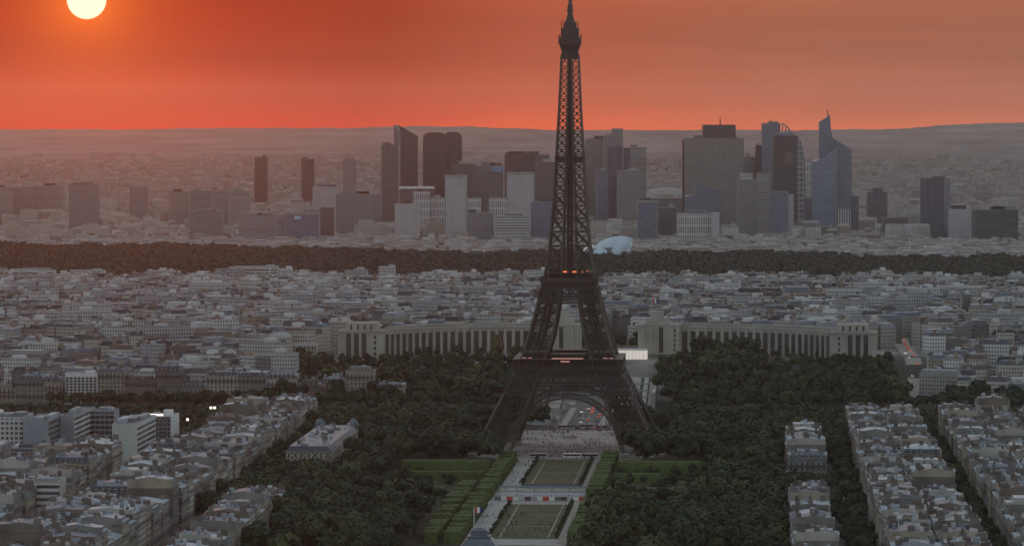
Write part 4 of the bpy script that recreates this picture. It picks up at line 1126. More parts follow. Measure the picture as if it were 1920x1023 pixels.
def tower_b(label, a, b_, top, D, mat, depth=None, yaw=0.0, edges=None, bits=1, cap=None, mast=None, name='office_tower', outline=None, sides=None):
    rnd = random.Random(a * 3 + top)
    xl, _, zt = at_y(a, top, D); xr, _, _ = at_y(b_, top, D)
    xc = (xl + xr) / 2; zb = gz(xc, D) - 3; w = xr - xl; H = zt - zb; depth = depth or min(60, max(22, w * .7))
    if yaw: w = w / (math.cos(yaw) + abs(math.sin(yaw)) * .7); depth = w * .7
    root = thing(name, label, 'office tower' if name == 'office_tower' else 'building', (xc, D, zb), yaw, TOWN if name == 'office_tower' else None)
    sc = D / F
    mb = MB()
    if outline:                                      # outline in photo pixels -> metres in the tower's own front plane
        poly = []
        for px, py in outline:
            x, _, z = at_y(px, py, D); poly.append((x - xc, max(z, zb - 0) - zb))
        mb.xprism(poly, 0, depth, 0, 1)
    else:
        mb.box(-w / 2, w / 2, 0, depth, 0, H, 0, 2)
    body = part('body', mb, [T[mat], T[sides or mat], FM['roofgrey']], root)
    if edges:                                        # bright corner ribs and roof edge
        mb = MB(); e = max(1.2, .9 * sc * 1.6)
        mb.box(-w / 2 - .4, -w / 2 + e, -.6, -.05, 0, H + 1.5)
        if edges > 1: mb.box(w / 2 - e, w / 2 + .4, -.6, -.05, 0, H + 1.5)
        if edges > 2: mb.box(-w / 2 + e, w / 2 - e, -.6, -.05, H - 2.5, H + 1.5)
        part('corner_rib', mb, [M['concrete']], body)
    for i in range(bits):
        mb = MB(); k = rnd.uniform(.12, .3) * w; h_ = rnd.uniform(2.5, 6); mb.box(-k, k, -depth * .2, depth * .2, 0, h_)
        part('roof_plant', mb, [rnd.choice((T['grey'], T['dark'], M['concrete']))], body, (rnd.uniform(-w / 2 + k, w / 2 - k), depth * .5, H))
    if cap:
        ca, cb, ct, cm = cap
        x0, _, z1 = at_y(ca, ct, D); x1, _, _ = at_y(cb, ct, D)
        mb = MB(); mb.box(x0 - xc, x1 - xc, depth * .15, depth * .85, H, z1 - zb); part('penthouse', mb, [T[cm] if cm in T else M[cm]], body)
    if mast:
        x0, _, z1 = at_y(mast[0], mast[1], D); mb = MB(); zs = H if not cap else at_y(0, cap[2], D)[2] - zb
        mb.beam((x0 - xc, depth * .5, zs), (x0 - xc, depth * .5, z1 - zb), 1.2); mb.beam((x0 - xc, depth * .5, zs), (x0 - xc, depth * .5, zs + (z1 - zb - zs) * .5), 2.2); part('mast', mb, [M['iron_dark']], body)
    return root, w, H, depth, xc, zb, body
TB = [
 ("dark slim tower, left of the other two lone towers", 477, 501, 295, 8600, 'dark', {}),
 ("dark slim tower, middle of the three lone towers", 565, 589, 298, 8700, 'dark', {}),
 ("pale slim tower with a darker left side, right of the three lone towers", 643, 668, 303, 8800, 'grey', dict(cap=(645, 665, 296, 'grey'))),
 ("slim grey tower with a bright left edge beside the pointed tower", 714, 748, 273, 7200, 'brown', dict(edges=2, bits=2)),
 ("dark tower with two rounded tops, its left half", 793, 834, 250, 7350, 'dark', dict(outline=[(793, 470), (834, 470), (834, 252), (829, 249), (822, 248), (805, 248), (798, 250), (794, 255), (793, 262)], bits=0)),
 ("dark tower with two rounded tops, its right half", 834, 866, 248, 7420, 'dark', dict(outline=[(834, 470), (866, 470), (866, 258), (863, 251), (857, 247), (841, 247), (836, 250), (834, 253)], bits=0)),
 ("broad grey slab below the twin rounded tower", 846, 890, 307, 7250, 'brown', dict(bits=2)),
 ("grey slab with a blue sign panel on its upper right", 889, 944, 310, 7300, 'grey', dict(bits=2)),
 ("pale gridded tower outlined in white, left of centre", 834, 876, 329, 6600, 'pale', dict(edges=3)),
 ("wide dark tower with roof masts behind the pale gridded tower", 946, 1003, 289, 7150, 'dark', dict(bits=3)),
 ("dark slab with stepped roof left of the iron tower", 985, 1030, 290, 7250, 'brown', dict(bits=2)),
 ("dark lower slab right beside the iron tower", 1003, 1046, 304, 7100, 'brown', {}),
 ("pale tower outlined in white left of the iron tower", 950, 1002, 324, 6700, 'pale', dict(edges=3, bits=1)),
 ("blue grey cube with a white right edge left of the iron tower", 995, 1038, 378, 6400, 'blue', {}),
 ("tall pale grey tower close right of the iron tower", 1097, 1133, 261, 7300, 'grey', dict(bits=2)),
 ("tallest stepped tower right of the iron tower", 1132, 1168, 254, 7250, 'grey', dict(cap=(1147, 1168, 241, 'grey'), edges=1)),
 ("dark narrow front slab of the stepped tower", 1139, 1167, 274, 7000, 'violet', dict(bits=0)),
 ("pale banded tower with a dark left strip right of the iron tower", 1181, 1212, 276, 7200, 'lined', {}),
 ("dark narrow slab left of the pale banded tower", 1169, 1182, 277, 7150, 'violet', dict(bits=0)),
 ("mid grey slab in front of the stepped tower", 1157, 1201, 319, 6900, 'grey', {}),
 ("narrow slab with white vertical edge right of the iron tower", 1118, 1141, 319, 6950, 'blue', dict(edges=1)),
 ("light framed blue cube right of the iron tower", 1194, 1233, 377, 6400, 'blue', dict(edges=3)),
 ("dark blue cube between two paler blocks", 1233, 1268, 389, 6500, 'violet', {}),
 ("huge wide checkered stone tower with dark penthouse and mast", 1285, 1395, 259, 7200, 'check', dict(cap=(1319, 1380, 234, 'dark'), mast=(1352, 219), bits=2, depth=60)),
 ("thin dark edge slab at the left of the checkered tower", 1280, 1286, 263, 7230, 'dark', dict(bits=0)),
 ("blue slab with a dark slanted top below the checkered tower", 1286, 1352, 360, 6700, 'blue', dict(outline=[(1286, 470), (1352, 470), (1352, 356), (1303, 343), (1303, 364), (1286, 368)], bits=0)),
 ("grey slab tucked behind the checkered tower's right side", 1394, 1419, 294, 7350, 'grey', {}),
 ("tall dark blue tower with a small mast, left of the face mural tower", 1429, 1463, 231, 7300, 'blue', dict(mast=(1446, 223), bits=1)),
 ("dark narrow slab at the left foot of the tall dark blue tower", 1417, 1431, 272, 7320, 'dark', {}),
 ("grey blue tower with a pale cap and two lights", 1384, 1421, 336, 6600, 'grey', dict(cap=(1389, 1411, 325, 'white'))),
 ("grey lined tower behind the pale capped one", 1420, 1444, 324, 6700, 'lined', {}),
 ("blue slab with a pale strip in front of the mural tower", 1443, 1478, 358, 6550, 'blue', {}),
 ("pale narrow strip slab beside the blue slab", 1478, 1488, 364, 6560, 'pale', dict(bits=0)),
 ("pale vertical ribbed slab left of the pointed glass tower", 1512, 1523, 305, 7400, 'white', dict(bits=0)),
 ("low dark block left of the glass tower's foot", 1508, 1522, 372, 6900, 'violet', {}),
 ("lone dark violet two-faced tower at right", 1719, 1776, 334, 6500, 'violet', dict(yaw=-.5, bits=2)),
 ("dark teal banded low office at far right", 1828, 1909, 393, 6350, 'teal', dict(name='office_block', bits=2)),
 ("pale low block between the violet tower and the teal office", 1781, 1827, 392, 6450, 'pale', dict(name='office_block')),
 ("dark rounded water tower block right of the glass tower", 1627, 1664, 360, 7300, 'violet', dict(name='office_block', cap=(1637, 1654, 352, 'violet'))),
 ("dark slab at the right foot of the glass tower", 1597, 1610, 368, 6800, 'violet', dict(name='office_block', bits=0)),
 ("long dark hall with a pale roof right of the glass tower", 1655, 1702, 408, 6600, 'brown', dict(name='office_block')),
 ("white ribbed low slab under the checkered tower", 1271, 1335, 400, 6350, 'white', dict(name='office_block')),
 ("pale blue end block of the white ribbed slab", 1334, 1349, 399, 6340, 'pale', dict(name='office_block', bits=0)),
 ("low white office with horizontal bands left of the iron tower", 927, 994, 405, 6350, 'band', dict(name='office_block')),
 ("low grey ribbed block left of the banded white office", 876, 925, 399, 6400, 'grey', dict(name='office_block')),
 ("pale low block under the twin rounded tower", 775, 806, 359, 6900, 'white', dict(name='office_block')),
 ("pale grey cube below the pointed tower", 740, 786, 382, 6600, 'pale', dict(name='office_block')),
 ("pale low block left of the pale gridded tower", 808, 834, 371, 6950, 'white', dict(name='office_block')),
 ("cream low block right of the pale gridded tower", 877, 902, 371, 6950, 'white', dict(name='office_block')),
 ("cream low block left of the outlined pale tower", 917, 951, 371, 6960, 'white', dict(name='office_block')),
 ("large brown block in the red haze at left", 129, 184, 346, 7000, 'grey', dict(name='office_block', cap=(134, 160, 343, 'brown'))),
 ("pale slab in the red haze right of the brown block", 243, 277, 350, 7600, 'grey', dict(name='apartment_slab')),
 ("pale slab, leftmost of the row in the red haze", -6, 22, 351, 7600, 'lined', dict(name='apartment_slab')),
 ("pale slab, second of the row in the red haze", 24, 60, 351, 7650, 'grey', dict(name='apartment_slab')),
 ("pale slab, third of the row in the red haze", 62, 119, 348, 7700, 'lined', dict(name='apartment_slab')),
 ("ribbed apartment slab, left of the stepped group in the haze", 316, 354, 359, 7400, 'lined', dict(name='apartment_slab')),
 ("ribbed apartment slab, middle of the stepped group in the haze", 356, 395, 357, 7350, 'grey', dict(name='apartment_slab')),
 ("ribbed apartment slab, right of the stepped group in the haze", 397, 428, 354, 7300, 'lined', dict(name='apartment_slab')),
 ("tall pale apartment slab, last of the stepped group in the haze", 430, 468, 357, 7250, 'lined', dict(name='apartment_slab')),
 ("grey striped long office before the wood at left", 447, 536, 403, 6400, 'lined', dict(name='office_block', bits=2)),
 ("blue glass office with a pale sign before the wood", 535, 599, 399, 6380, 'blue', dict(name='office_block', edges=3, bits=1)),
 ("dark office right of the blue glass office", 599, 626, 389, 6450, 'brown', dict(name='office_block')),
 ("tall dark grey block left of the slim bright-edged tower", 630, 662, 364, 6700, 'grey', dict(name='office_block')),
 ("wide dark slab behind, left of the slim bright-edged tower", 662, 716, 363, 7000, 'grey', dict(name='office_block', bits=2)),
 ("pale block left of the dark grey slab", 586, 632, 350, 7400, 'pale', dict(name='office_block', bits=2)),
 ("dark brick block in the red haze beside the wood", 355, 417, 396, 6500, 'grey', dict(name='office_block', bits=2)),
]
for lab, a, b_, t, D, mt, kw in TB: tower_b(lab, a, b_, t, D, mt, **kw)
# pointed tower: tall prow, roof sloping down to the right, a paler narrow left face
r, w, H, dp, xc, zb, body = tower_b("dark pointed tower with a sloping roof and pale left face", 738, 783, 254, 7300, 'dark', outline=[(750, 470), (783, 470), (783, 255), (750, 236)], bits=0)
mb = MB(); D = 7300; P = lambda px, py: (at_y(px, py, D)[0] - xc, at_y(px, py, D)[2] - zb)
(xa, za), (xb, zb_) = P(738, 234), P(750, 247); z0 = P(0, 470)[1]
mb.add([(xa, 20, z0), (xb, -.3, z0), (xb, -.3, zb_), (xa, 20, za), (P(750, 236)[0], 20, P(750, 236)[1]), (xb, 20, z0)], [(0, 1, 2, 3), (2, 4, 3), (1, 5, 4, 2)]); part('side_face', mb, [T['brown']], body)
mb = MB(); mb.beam((xb, -.6, z0), (xb, -.6, zb_), 1.6); mb.beam((xb, -.6, zb_), (xa, 19.5, za + 1), 1.6); part('corner_rib', mb, [M['concrete']], body)
# face mural tower: dark front, curved patterned right flank
r, w, H, dp, xc, zb, body = tower_b("black fronted tower with a blurred face mural and a curved patterned flank", 1450, 1494, 254, 6900, 'dark', bits=1)
D = 6900; P = lambda px, py: (at_y(px, py, D)[0] - xc, at_y(px, py, D)[2] - zb)
mb = MB(); pl = [P(1494, 470), P(1511, 470), P(1511, 330), P(1510, 300), P(1507, 282), P(1502, 266), P(1497, 257), P(1494, 255)]; mb.xprism(pl, 3, 40, 0); part('curved_flank', mb, [T['diamond']], body)
mb = MB(); cx, cz = P(1478, 298); n = 14
ring_ = [(cx + 9.5 * math.cos(2 * math.pi * k / n) * (1 if k % 3 else .9), -.5, cz + 13 * math.sin(2 * math.pi * k / n)) for k in range(n)]
mb.add(ring_ + [(x, -.1, z) for x, _, z in ring_], [tuple(range(n))] + [(k, k + n, (k + 1) % n + n, (k + 1) % n) for k in range(n)]); part('mural_patch', mb, [pmat('mural_paint', (0.15, 0.115, 0.095), .8, .6, .12)], body)
# arched glass ribs beside the tall dark blue tower
r, w, H, dp, xc, zb, body = tower_b("curved glass rib tower behind the mural tower", 1462, 1488, 249, 7350, 'glass', bits=0)
mb = MB(); D = 7350; P = lambda px, py: (at_y(px, py, D)[0] - xc, at_y(px, py, D)[2] - zb)
cv = [P(*p) for p in ((1462, 232), (1468, 232), (1474, 235), (1480, 241), (1484, 249))]
for yy in (0, 12, 24):
    for p, q in zip(cv[:-1], cv[1:]): mb.beam((p[0], yy, p[1]), (q[0], yy, q[1]), 1.0)
    for p in cv[:-1]: mb.beam((p[0], yy, H), (p[0], yy, p[1]), .8)
part('arched_rib', mb, [M['concrete']], body)
# pointed glass tower
r, w, H, dp, xc, zb, body = tower_b("tall blue glass tower with a slanted crown and a slender spire", 1523, 1597, 300, 7000, 'glass', depth=40, bits=0,
    outline=[(1523, 470), (1568, 470), (1568, 278), (1538, 299), (1523, 303)])
D = 7000; P = lambda px, py: (at_y(px, py, D)[0] - xc, at_y(px, py, D)[2] - zb)
mb = MB(); z0 = P(0, 470)[1]
mb.xprism([P(1568, 470), P(1597, 470), P(1597, 282), P(1590, 276), P(1568, 263)], 2, 40, 0); part('right_face', mb, [T['blue']], body)
mb = MB(); mb.xprism([P(1538, 300), P(1568, 279), P(1568, 262), P(1562, 258), P(1559, 240), P(1557, 214), P(1553, 219), P(1545, 224), P(1538, 228)], 12, 38, 0); part('crown', mb, [T['blue']], body)
mb = MB(); a, b_ = P(1554, 219), P(1553.5, 206); mb.beam((a[0], 25, a[1]), (b_[0], 25, b_[1]), 1.4); part('spire', mb, [M['iron_dark']], body)
mb = MB(); x0, z1 = P(1568, 392); x1, _ = P(1596, 392); mb.box(x0, x1, .9, 1.9, z0, z1); part('striped_base', mb, [T['stripe']], body)
mb = MB(); mb.beam((P(1568, 280)[0], -.5, P(0, 280)[1]), (P(1568, 470)[0], -.5, z0), 1.6); part('corner_rib', mb, [M['concrete']], body)
# white vaulted hall roof
hx, hy, hz = at_y(1251, 372, 7500)
hall = thing('vaulted_hall', 'broad white vaulted hall roof between the towers', 'hall', (hx, hy, gz(hx, hy)), 0)
mb = MB(); n = 14; k_ = 10; V = []; zt = at_y(1251, 352, 7500)[2] - gz(hx, hy)
for i in range(n + 1):
    for j in range(k_ + 1):
        a, c = i / n * 2 - 1, j / k_ * 2 - 1
        V.append((a * 42, c * 45, zt * (1 - .10 * a * a) * (1 - .16 * c * c) + 1))
mb.add(V, [(i * (k_ + 1) + j, (i + 1) * (k_ + 1) + j, (i + 1) * (k_ + 1) + j + 1, i * (k_ + 1) + j + 1) for i in range(n) for j in range(k_)]); part('vault', mb, [M['concrete']], hall)
mb = MB(); mb.box(-41, 41, -44, 44, -3, zt * .74); part('glazed_wall', mb, [T['grey']], hall)
# flat white roof at the foot of the slim tower
r, w, H, dp, xc, zb, body = tower_b("dark low hall with a thin white flat roof below the pointed tower", 750, 812, 354, 7050, 'brown', name='office_block', bits=0)
mb = MB(); mb.box(-w / 2 - 2, w / 2 + 2, -3, dp + 2, H, H + 3.4, bottom=True); part('flat_roof', mb, [M['white']], body)
for px, py, D in ((921, 318, 7295), (558, 408, 6375)):
    x, y, z = at_y(px, py, D); sg = thing('roof_sign', 'blue sign panel on the grey slab' if px > 800 else 'pale blue sign panel on the glass office', 'sign', (x, y - 2, z), 0)
    mb = MB(); a = 10 if px > 800 else 5
    mb.box(-a if px < 800 else 0, a if px < 800 else 22, -.3, 1.0, -a * .5, a * .6, bottom=True); part('panel', mb, [pmat('blue_sign', (0.16, 0.30, 0.48), .5, .1, .1) if px > 800 else pmat('cyan_sign', (0.35, 0.62, 0.75), .5, .1, .1)], sg)

# ------------------------------------------------------------------ the roofscape beyond (one mass), then the suburbs
def building_mass(mb, rnd, x, y, z, rot, L, Wd, H, wallc, roofc, flat, simple=False):
    mb.place(x, y, z, rot)
    wx, wy = Wd / 2, L / 2
    mb.col = wallc; mb.box(-wx, wx, -wy, wy, -6, H, 0, top=False)
    mb.col = roofc
    if flat:
        mb.add([(-wx, -wy, H), (wx, -wy, H), (wx, wy, H), (-wx, wy, H)], [(0, 1, 2, 3)], 1)
        if not simple:
            mb.col = wallc; a = rnd.uniform(-.4, .2); mb.box(wx * a, wx * (a + .5), -wy * .5, wy * .4, H, H + rnd.uniform(2, 3.4), 1)
    else:
        hm = rnd.uniform(2.4, 4.2); i = 1.6
        r0 = [(-wx, -wy, H), (wx, -wy, H), (wx, wy, H), (-wx, wy, H)]; r1 = [(-wx + i, -wy + i, H + hm), (wx - i, -wy + i, H + hm), (wx - i, wy - i, H + hm), (-wx + i, wy - i, H + hm)]
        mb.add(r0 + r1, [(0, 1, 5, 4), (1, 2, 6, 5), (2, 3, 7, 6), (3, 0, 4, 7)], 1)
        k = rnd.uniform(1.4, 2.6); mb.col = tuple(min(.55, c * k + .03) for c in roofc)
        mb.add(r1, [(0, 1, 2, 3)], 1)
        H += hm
    if not simple:
        for _ in range(rnd.choice((1, 2, 2, 3))):
            if rnd.random() < .55:
                mb.col = rnd.choice(((.30, .25, .20), (.24, .17, .13), (.38, .36, .32))); x0 = rnd.uniform(-wx + 1, wx - 3.5); y0 = rnd.choice((-wy + .3, wy - 1.3)); mb.box(x0, x0 + rnd.uniform(1.5, 4), y0, y0 + .9, H - 2, H + rnd.uniform(1.6, 3.4), 1)
            else:
                mb.col = rnd.choice(((.55, .57, .58), (.34, .38, .43), (.12, .13, .15), (.45, .43, .38))); x0 = rnd.uniform(-wx + 1, wx - 3); y0 = rnd.uniform(-wy + 1, wy - 3); mb.box(x0, x0 + rnd.uniform(1.5, 4.5), y0, y0 + rnd.uniform(1.2, 3), H - 1, H + rnd.uniform(.6, 2.2), 1)
WALLC = [(.58, .54, .47), (.42, .40, .37), (.74, .73, .70), (.30, .265, .235), (.19, .18, .17), (.64, .60, .54), (.42, .35, .29), (.86, .86, .85)]
WALLW = (5, 4, 3.4, 3.0, 2.4, 4, 1.5, 2.2)
ROOFC = [(.05, .056, .068), (.085, .094, .108), (.20, .21, .23), (.025, .028, .034), (.11, .085, .07), (.40, .42, .44), (.11, .135, .17)]
ROOFW = (5, 4, 2.6, 3.2, 2.2, 1.7, 2.2)
CITYW = facade('city_facade', (0.92, 0.92, 0.92), (0.085, 0.087, 0.092), 2.3, 3.1, .5, .52, .4, tint=True, vary=.8)
CITYR = tintmat('city_roof', .6, .3, .25)
rnd = random.Random(99)
seeds = [(rnd.uniform(-760, 760), rnd.uniform(3040, 4900), rnd.uniform(-.55, .55) + ROT * .5) for _ in range(42)]
S_ = np.array([(a, b_) for a, b_, _ in seeds])
mb = MB(); nb = 0; CITY_TREES = []
for si, (cx, cy_, ang) in enumerate(seeds):
    c, s = math.cos(ang), math.sin(ang)
    for ix in range(-34, 35):
        for iy in range(-34, 35):
            lx = ix * 15.5; ly = iy * 15.0
            x = cx + c * lx - s * ly; y = cy_ + s * lx + c * ly
            if y < 3020 or y > 4590 + 25 * math.sin(x * .01) or abs(x) > .136 * y + 60: continue
            if np.argmin((S_[:, 0] - x) ** 2 + (S_[:, 1] - y) ** 2) != si: continue
            u, v = UV(x, y)
            if u < 424: continue
            if -238 < v < 240 and u < 690: continue
            if v >= 239 and v < 268 and u < 900: continue       # the right avenue
            if v < -158 and v > -239 and u < 500: continue
            if abs(v) < 30 and u < 900: continue
            qx = project(x, y, 30)[0]
            if any(a_ < qx < b2 and d0 < y < d1 for a_, b2, d0, d1 in LMX): continue
            if ix % 6 == 2 or iy % 4 == 3:
                if rnd.random() < .34: CITY_TREES.append((x, y, rnd.uniform(.7, 1.05)))
                continue
            if rnd.random() < .05: CITY_TREES.append((x, y, rnd.uniform(.8, 1.1))); continue
            modern = rnd.random() < (.14 if x < 0 else .08)
            H = rnd.uniform(13, 24) if not modern else rnd.uniform(18, 31)
            building_mass(mb, rnd, x, y, gz(x, y), ang, 14.4, (rnd.uniform(13, 17) if rnd.random() < .8 else rnd.uniform(20, 34)) if not modern else rnd.uniform(16, 42), H,
                          rnd.choices(WALLC, WALLW)[0] if not modern else rnd.choice(((.66, .66, .64), (.58, .58, .57), (.45, .46, .48))), rnd.choices(ROOFC, ROOFW)[0], modern or rnd.random() < .12)
            nb += 1
for gx_ in range(-46, 47):                          # the same fabric carries on to both sides, beyond the near blocks
    for gy_ in range(-60, 14):
        v, u = gx_ * 15.5, gy_ * 15.0
        if -368 < v < 338 or gx_ % 6 == 2 or gy_ % 5 == 3 or (v < 0 and u > -200): continue
        x, y = W(u, v); building_mass(mb, rnd, x, y, gz(x, y), ROT, 14.4, rnd.uniform(13, 17), rnd.uniform(14, 23), rnd.choices(WALLC, WALLW)[0], rnd.choices(ROOFC, ROOFW)[0], rnd.random() < .15)
mb.tf = None
stuff('distant_city', mb.mesh('distant_city', [CITYW, CITYR]), 'dense mass of pale stone city buildings and slate roofs stretching to the dark wood', 'city')
print('city', nb, len(mb.f))
def wood_far(x):                                     # how deep the big wood reaches
    return 55 * math.sin(x * .021) + 40 * math.sin(x * .057 + 1) + float(np.interp(x / 5800 * F + 960, [0, 430, 560, 700, 1000, 1200, 1500, 1650, 1920], [6150, 6050, 5950, 5820, 5760, 5820, 5680, 5560, 5480]))
mb = MB(); SUB_TREES = []
for i in range(42000):
    t = rnd.random(); y = 5450 * (13200 / 5450) ** (t ** .85); x = rnd.uniform(-1, 1) * (.136 * y + 60)
    if y < wood_far(x) + rnd.uniform(0, 60): continue
    big = y > 7800
    k = math.sin(x * .006 + 1) + math.sin(y * .004 + x * .002) + math.sin(x * .017 + y * .011)
    if rnd.random() < (.35 if k > -.5 else .8): SUB_TREES.append((x, y)) if rnd.random() < (.85 if y > 7300 else .5) else None; 
    if k < -1.3 and y > 7300 and rnd.random() < .75: continue
    H = rnd.choice((5, 7, 9, 12, 15, 19)) * rnd.uniform(.8, 1.2); L = rnd.uniform(8, 15); Wd = rnd.uniform(7, 20)
    if rnd.random() < .035: H = rnd.uniform(20, 36); Wd = rnd.uniform(14, 40); L = 14
    if y < 6400: H = min(H, 18)
    wc = rnd.choices(WALLC + [(.62, .56, .52)], WALLW + (5,))[0]
    if y > 7000: f_ = min(1, (y - 7000) / 2500) * .75; wc = tuple(c * (1 - f_) + t_ * f_ for c, t_ in zip(wc, (.40, .375, .37)))  # haze painted in: wall tints fade to one mauve grey with distance
    building_mass(mb, rnd, x, y, gz(x, y), rnd.uniform(-.6, .6), L, Wd, H, wc, rnd.choice(((.30, .29, .28), (.24, .23, .23), (.36, .34, .33), (.28, .235, .21), (.22, .22, .23))), rnd.random() < .6, simple=True)  # roof tints paled as well, standing in for haze
mb.tf = None
stuff('distant_suburb', mb.mesh('distant_suburb', [CITYW, CITYR]), 'hazy spread of pale suburb buildings beyond the wood and around the towers', 'suburb')

# ------------------------------------------------------------------ trees
def leafmat(name, a, b_, c, rnd=True):
    m, n, l, bs = new_mat(name)
    t = n.new('ShaderNodeTexCoord'); no = n.new('ShaderNodeTexNoise'); no.inputs['Scale'].default_value = .10; no.inputs['Detail'].default_value = 3
    l.new(t.outputs['Object'], no.inputs['Vector'])
    no2 = n.new('ShaderNodeTexNoise'); no2.inputs['Scale'].default_value = .9; no2.inputs['Detail'].default_value = 2; l.new(t.outputs['Object'], no2.inputs['Vector'])
    oi = n.new('ShaderNodeObjectInfo')
    f = mth(n, l, 'ADD', mth(n, l, 'MULTIPLY', no.outputs['Fac'], .9), mth(n, l, 'MULTIPLY', no2.outputs['Fac'], .45))
    f = mth(n, l, 'ADD', f, mth(n, l, 'MULTIPLY', oi.outputs['Random'], .5 if rnd else 0.0))
    mr = n.new('ShaderNodeMapRange'); l.new(f, mr.inputs[0]); mr.inputs[1].default_value = .45; mr.inputs[2].default_value = 1.25 if rnd else .95
    r = n.new('ShaderNodeValToRGB'); l.new(mr.outputs[0], r.inputs[0])
    els = r.color_ramp.elements; els[0].color = (*a, 1); els[1].color = (*c, 1); e = els.new(.5); e.color = (*b_, 1)
    l.new(r.outputs[0], bs.inputs['Base Color']); bs.inputs['Roughness'].default_value = .75
    return m
LEAF = leafmat('foliage', (.006, .016, .005), (.014, .034, .009), (.034, .060, .015))
LEAFD = leafmat('foliage_mass', (.006, .016, .005), (.014, .034, .009), (.033, .058, .015), False)
LEAFP = leafmat('pale_foliage', (.022, .036, .009), (.044, .066, .016), (.070, .090, .024))
LEAFPD = leafmat('pale_foliage_mass', (.022, .036, .009), (.042, .064, .016), (.066, .088, .024), False)
LEAFW = leafmat('wood_foliage', (.022, .038, .026), (.029, .046, .031), (.037, .054, .036), False)
LEAFH = leafmat('hedge_foliage', (.060, .100, .022), (.080, .126, .029), (.100, .150, .036))
LEAFY = leafmat('yellowing_foliage', (.08, .085, .022), (.11, .10, .03), (.14, .12, .035))
def leaf_quads(P, N, size, g):
    """quads of leaf clumps at points P facing roughly N"""
    n = len(P); N = N + g.normal(0, .25, (n, 3)); N /= np.linalg.norm(N, axis=1)[:, None] + 1e-9
    a = np.cross(N, g.normal(0, 1, (n, 3))); a /= np.linalg.norm(a, axis=1)[:, None] + 1e-9
    b_ = np.cross(N, a); s = size * g.uniform(.6, 1.25, (n, 1))
    a = a * s; b_ = b_ * s * g.uniform(.6, 1.0, (n, 1))
    V = np.stack([P - a - b_ * .7, P + a * .8 - b_, P + a + b_ * .8, P - a * .7 + b_], 1).reshape(-1, 3)
    return V, np.arange(n * 4).reshape(-1, 4)
def crown(seed, nq, size, rx=5.0, rz=4.6, zc=9.0, lobes=13, up=False, squash=1.0):
    g = np.random.default_rng(seed)
    C = []; 
    for k in range(lobes):
        d = g.normal(0, 1, 3); d /= np.linalg.norm(d); 
        if up: d[2] = abs(d[2])
        C.append(np.array([d[0] * rx * .62, d[1] * rx * .62, d[2] * rz * .60 + (0.6 if d[2] > 0 else 0)]) * g.uniform(.55, 1.08))
    C = np.array(C); Rr = g.uniform(.34, .56, lobes) * rx
    k = g.choice(lobes, nq, p=Rr ** 2 / (Rr ** 2).sum())
    d = g.normal(0, 1, (nq, 3)); d /= np.linalg.norm(d, axis=1)[:, None]
    d[:, 2] = np.where(d[:, 2] < -.35, -d[:, 2], d[:, 2])
    P = C[k] + d * (Rr[k] * g.uniform(.72, 1.04, nq))[:, None]
    P[:, 2] = P[:, 2] * squash + zc
    return leaf_quads(P, d, size, g)
CROWNS = [np_mesh('crown', *crown(s, 950, .62, rx, rz, zc, lb), [LEAF]) for s, rx, rz, zc, lb in ((1, 5.6, 4.6, 9.0, 11), (2, 5.0, 5.4, 9.6, 9), (3, 6.4, 4.6, 9.0, 13), (4, 5.4, 4.2, 8.4, 8))]
CROWNS_P = []
for c_ in CROWNS:
    k_ = c_.copy(); k_.materials.clear(); k_.materials.append(LEAFP); CROWNS_P.append(k_)
def trunk_mesh(seed):
    g = random.Random(seed); mb = MB(); mb.lathe([(.42, 0), (.34, 1.5), (.30, 4), (.22, 7), (.12, 9.5)], 8)
    for k in range(6):
        a = k * 1.05 + g.uniform(-.3, .3); z = g.uniform(3.6, 6.5); mb.beam((0, 0, z), (2.8 * math.cos(a), 2.8 * math.sin(a), z + g.uniform(1.8, 3.4)), .2)
    return mb.mesh('trunk', [M['bark']])
TRUNKS = [trunk_mesh(1), trunk_mesh(2)]
rt = random.Random(21)
POS = []                                              # (x, y, z, scale, zone)
def taken(u, v):
    if -43 < v < 39 and u < -60: return True          # lawns, paths and clipped hedges
    if -57 < v < -40 and u < -300: return True
    if -100 < v < -38 and -200 < u < -150: return True
    if -104 < v < -38 and -430 < u < -150: return True
    if 34 < v < 98 and -480 < u < -148: return True
    if 34 < v < 95 and -262 < u < -148: return True
    if -172 < v < -130 and -240 < u < -58: return True
    if v > 138 and v < 171 and (u < -505 or -306 < u < -90): return True
    if -72 < v < 72 and -72 < u < 72: return True     # under the iron tower
    if -48 < v < 52 and u < 178 and u > -72: return True
    if v < -129 and v > -183 and u < -505: return True
    if 173 < u < 385 and abs(v) < 25: return True
    return False
def fill(u0, u1, v0, v1, sp, zone, s=(.8, 1.25), keep=1.0):
    u = u0
    while u < u1:
        v = v0 + rt.uniform(0, sp)
        while v < v1:
            uu, vv = u + rt.uniform(-.4, .4) * sp, v + rt.uniform(-.35, .35) * sp
            if not taken(uu, vv) and rt.random() < keep:
                x, y = W(uu, vv); POS.append((x, y, gz(x, y), rt.uniform(*s), zone))
            v += sp
        u += sp
fill(-742, -80, -128, -40, 12.5, 'wood left of the lawns', (.8, 1.75), .96)
fill(-742, -80, 36, 140, 12.5, 'wood right of the lawns', (.8, 1.75), .96)
fill(-500, -80, -182, -128, 8.8, 'trees along the left avenue', (.8, 1.15), .95)
fill(-800, -505, -181, -160, 8.5, 'trees along the left avenue', (.7, .95), .8)
fill(-800, 120, 165, 185, 9.5, 'street trees left of the long right block', (.7, .98), .66)
fill(-505, -310, 138, 168, 9, 'wood right of the lawns', (.8, 1.15), .95)
fill(-95, 80, 138, 185, 9, 'wood right of the lawns', (.8, 1.2), .95)
fill(-800, 130, 236.5, 249, 7.6, 'trees along the right avenue', (.72, .95))
fill(-78, 174, -182, -48, 12.5, 'trees around the iron tower', (.9, 1.6), .97)
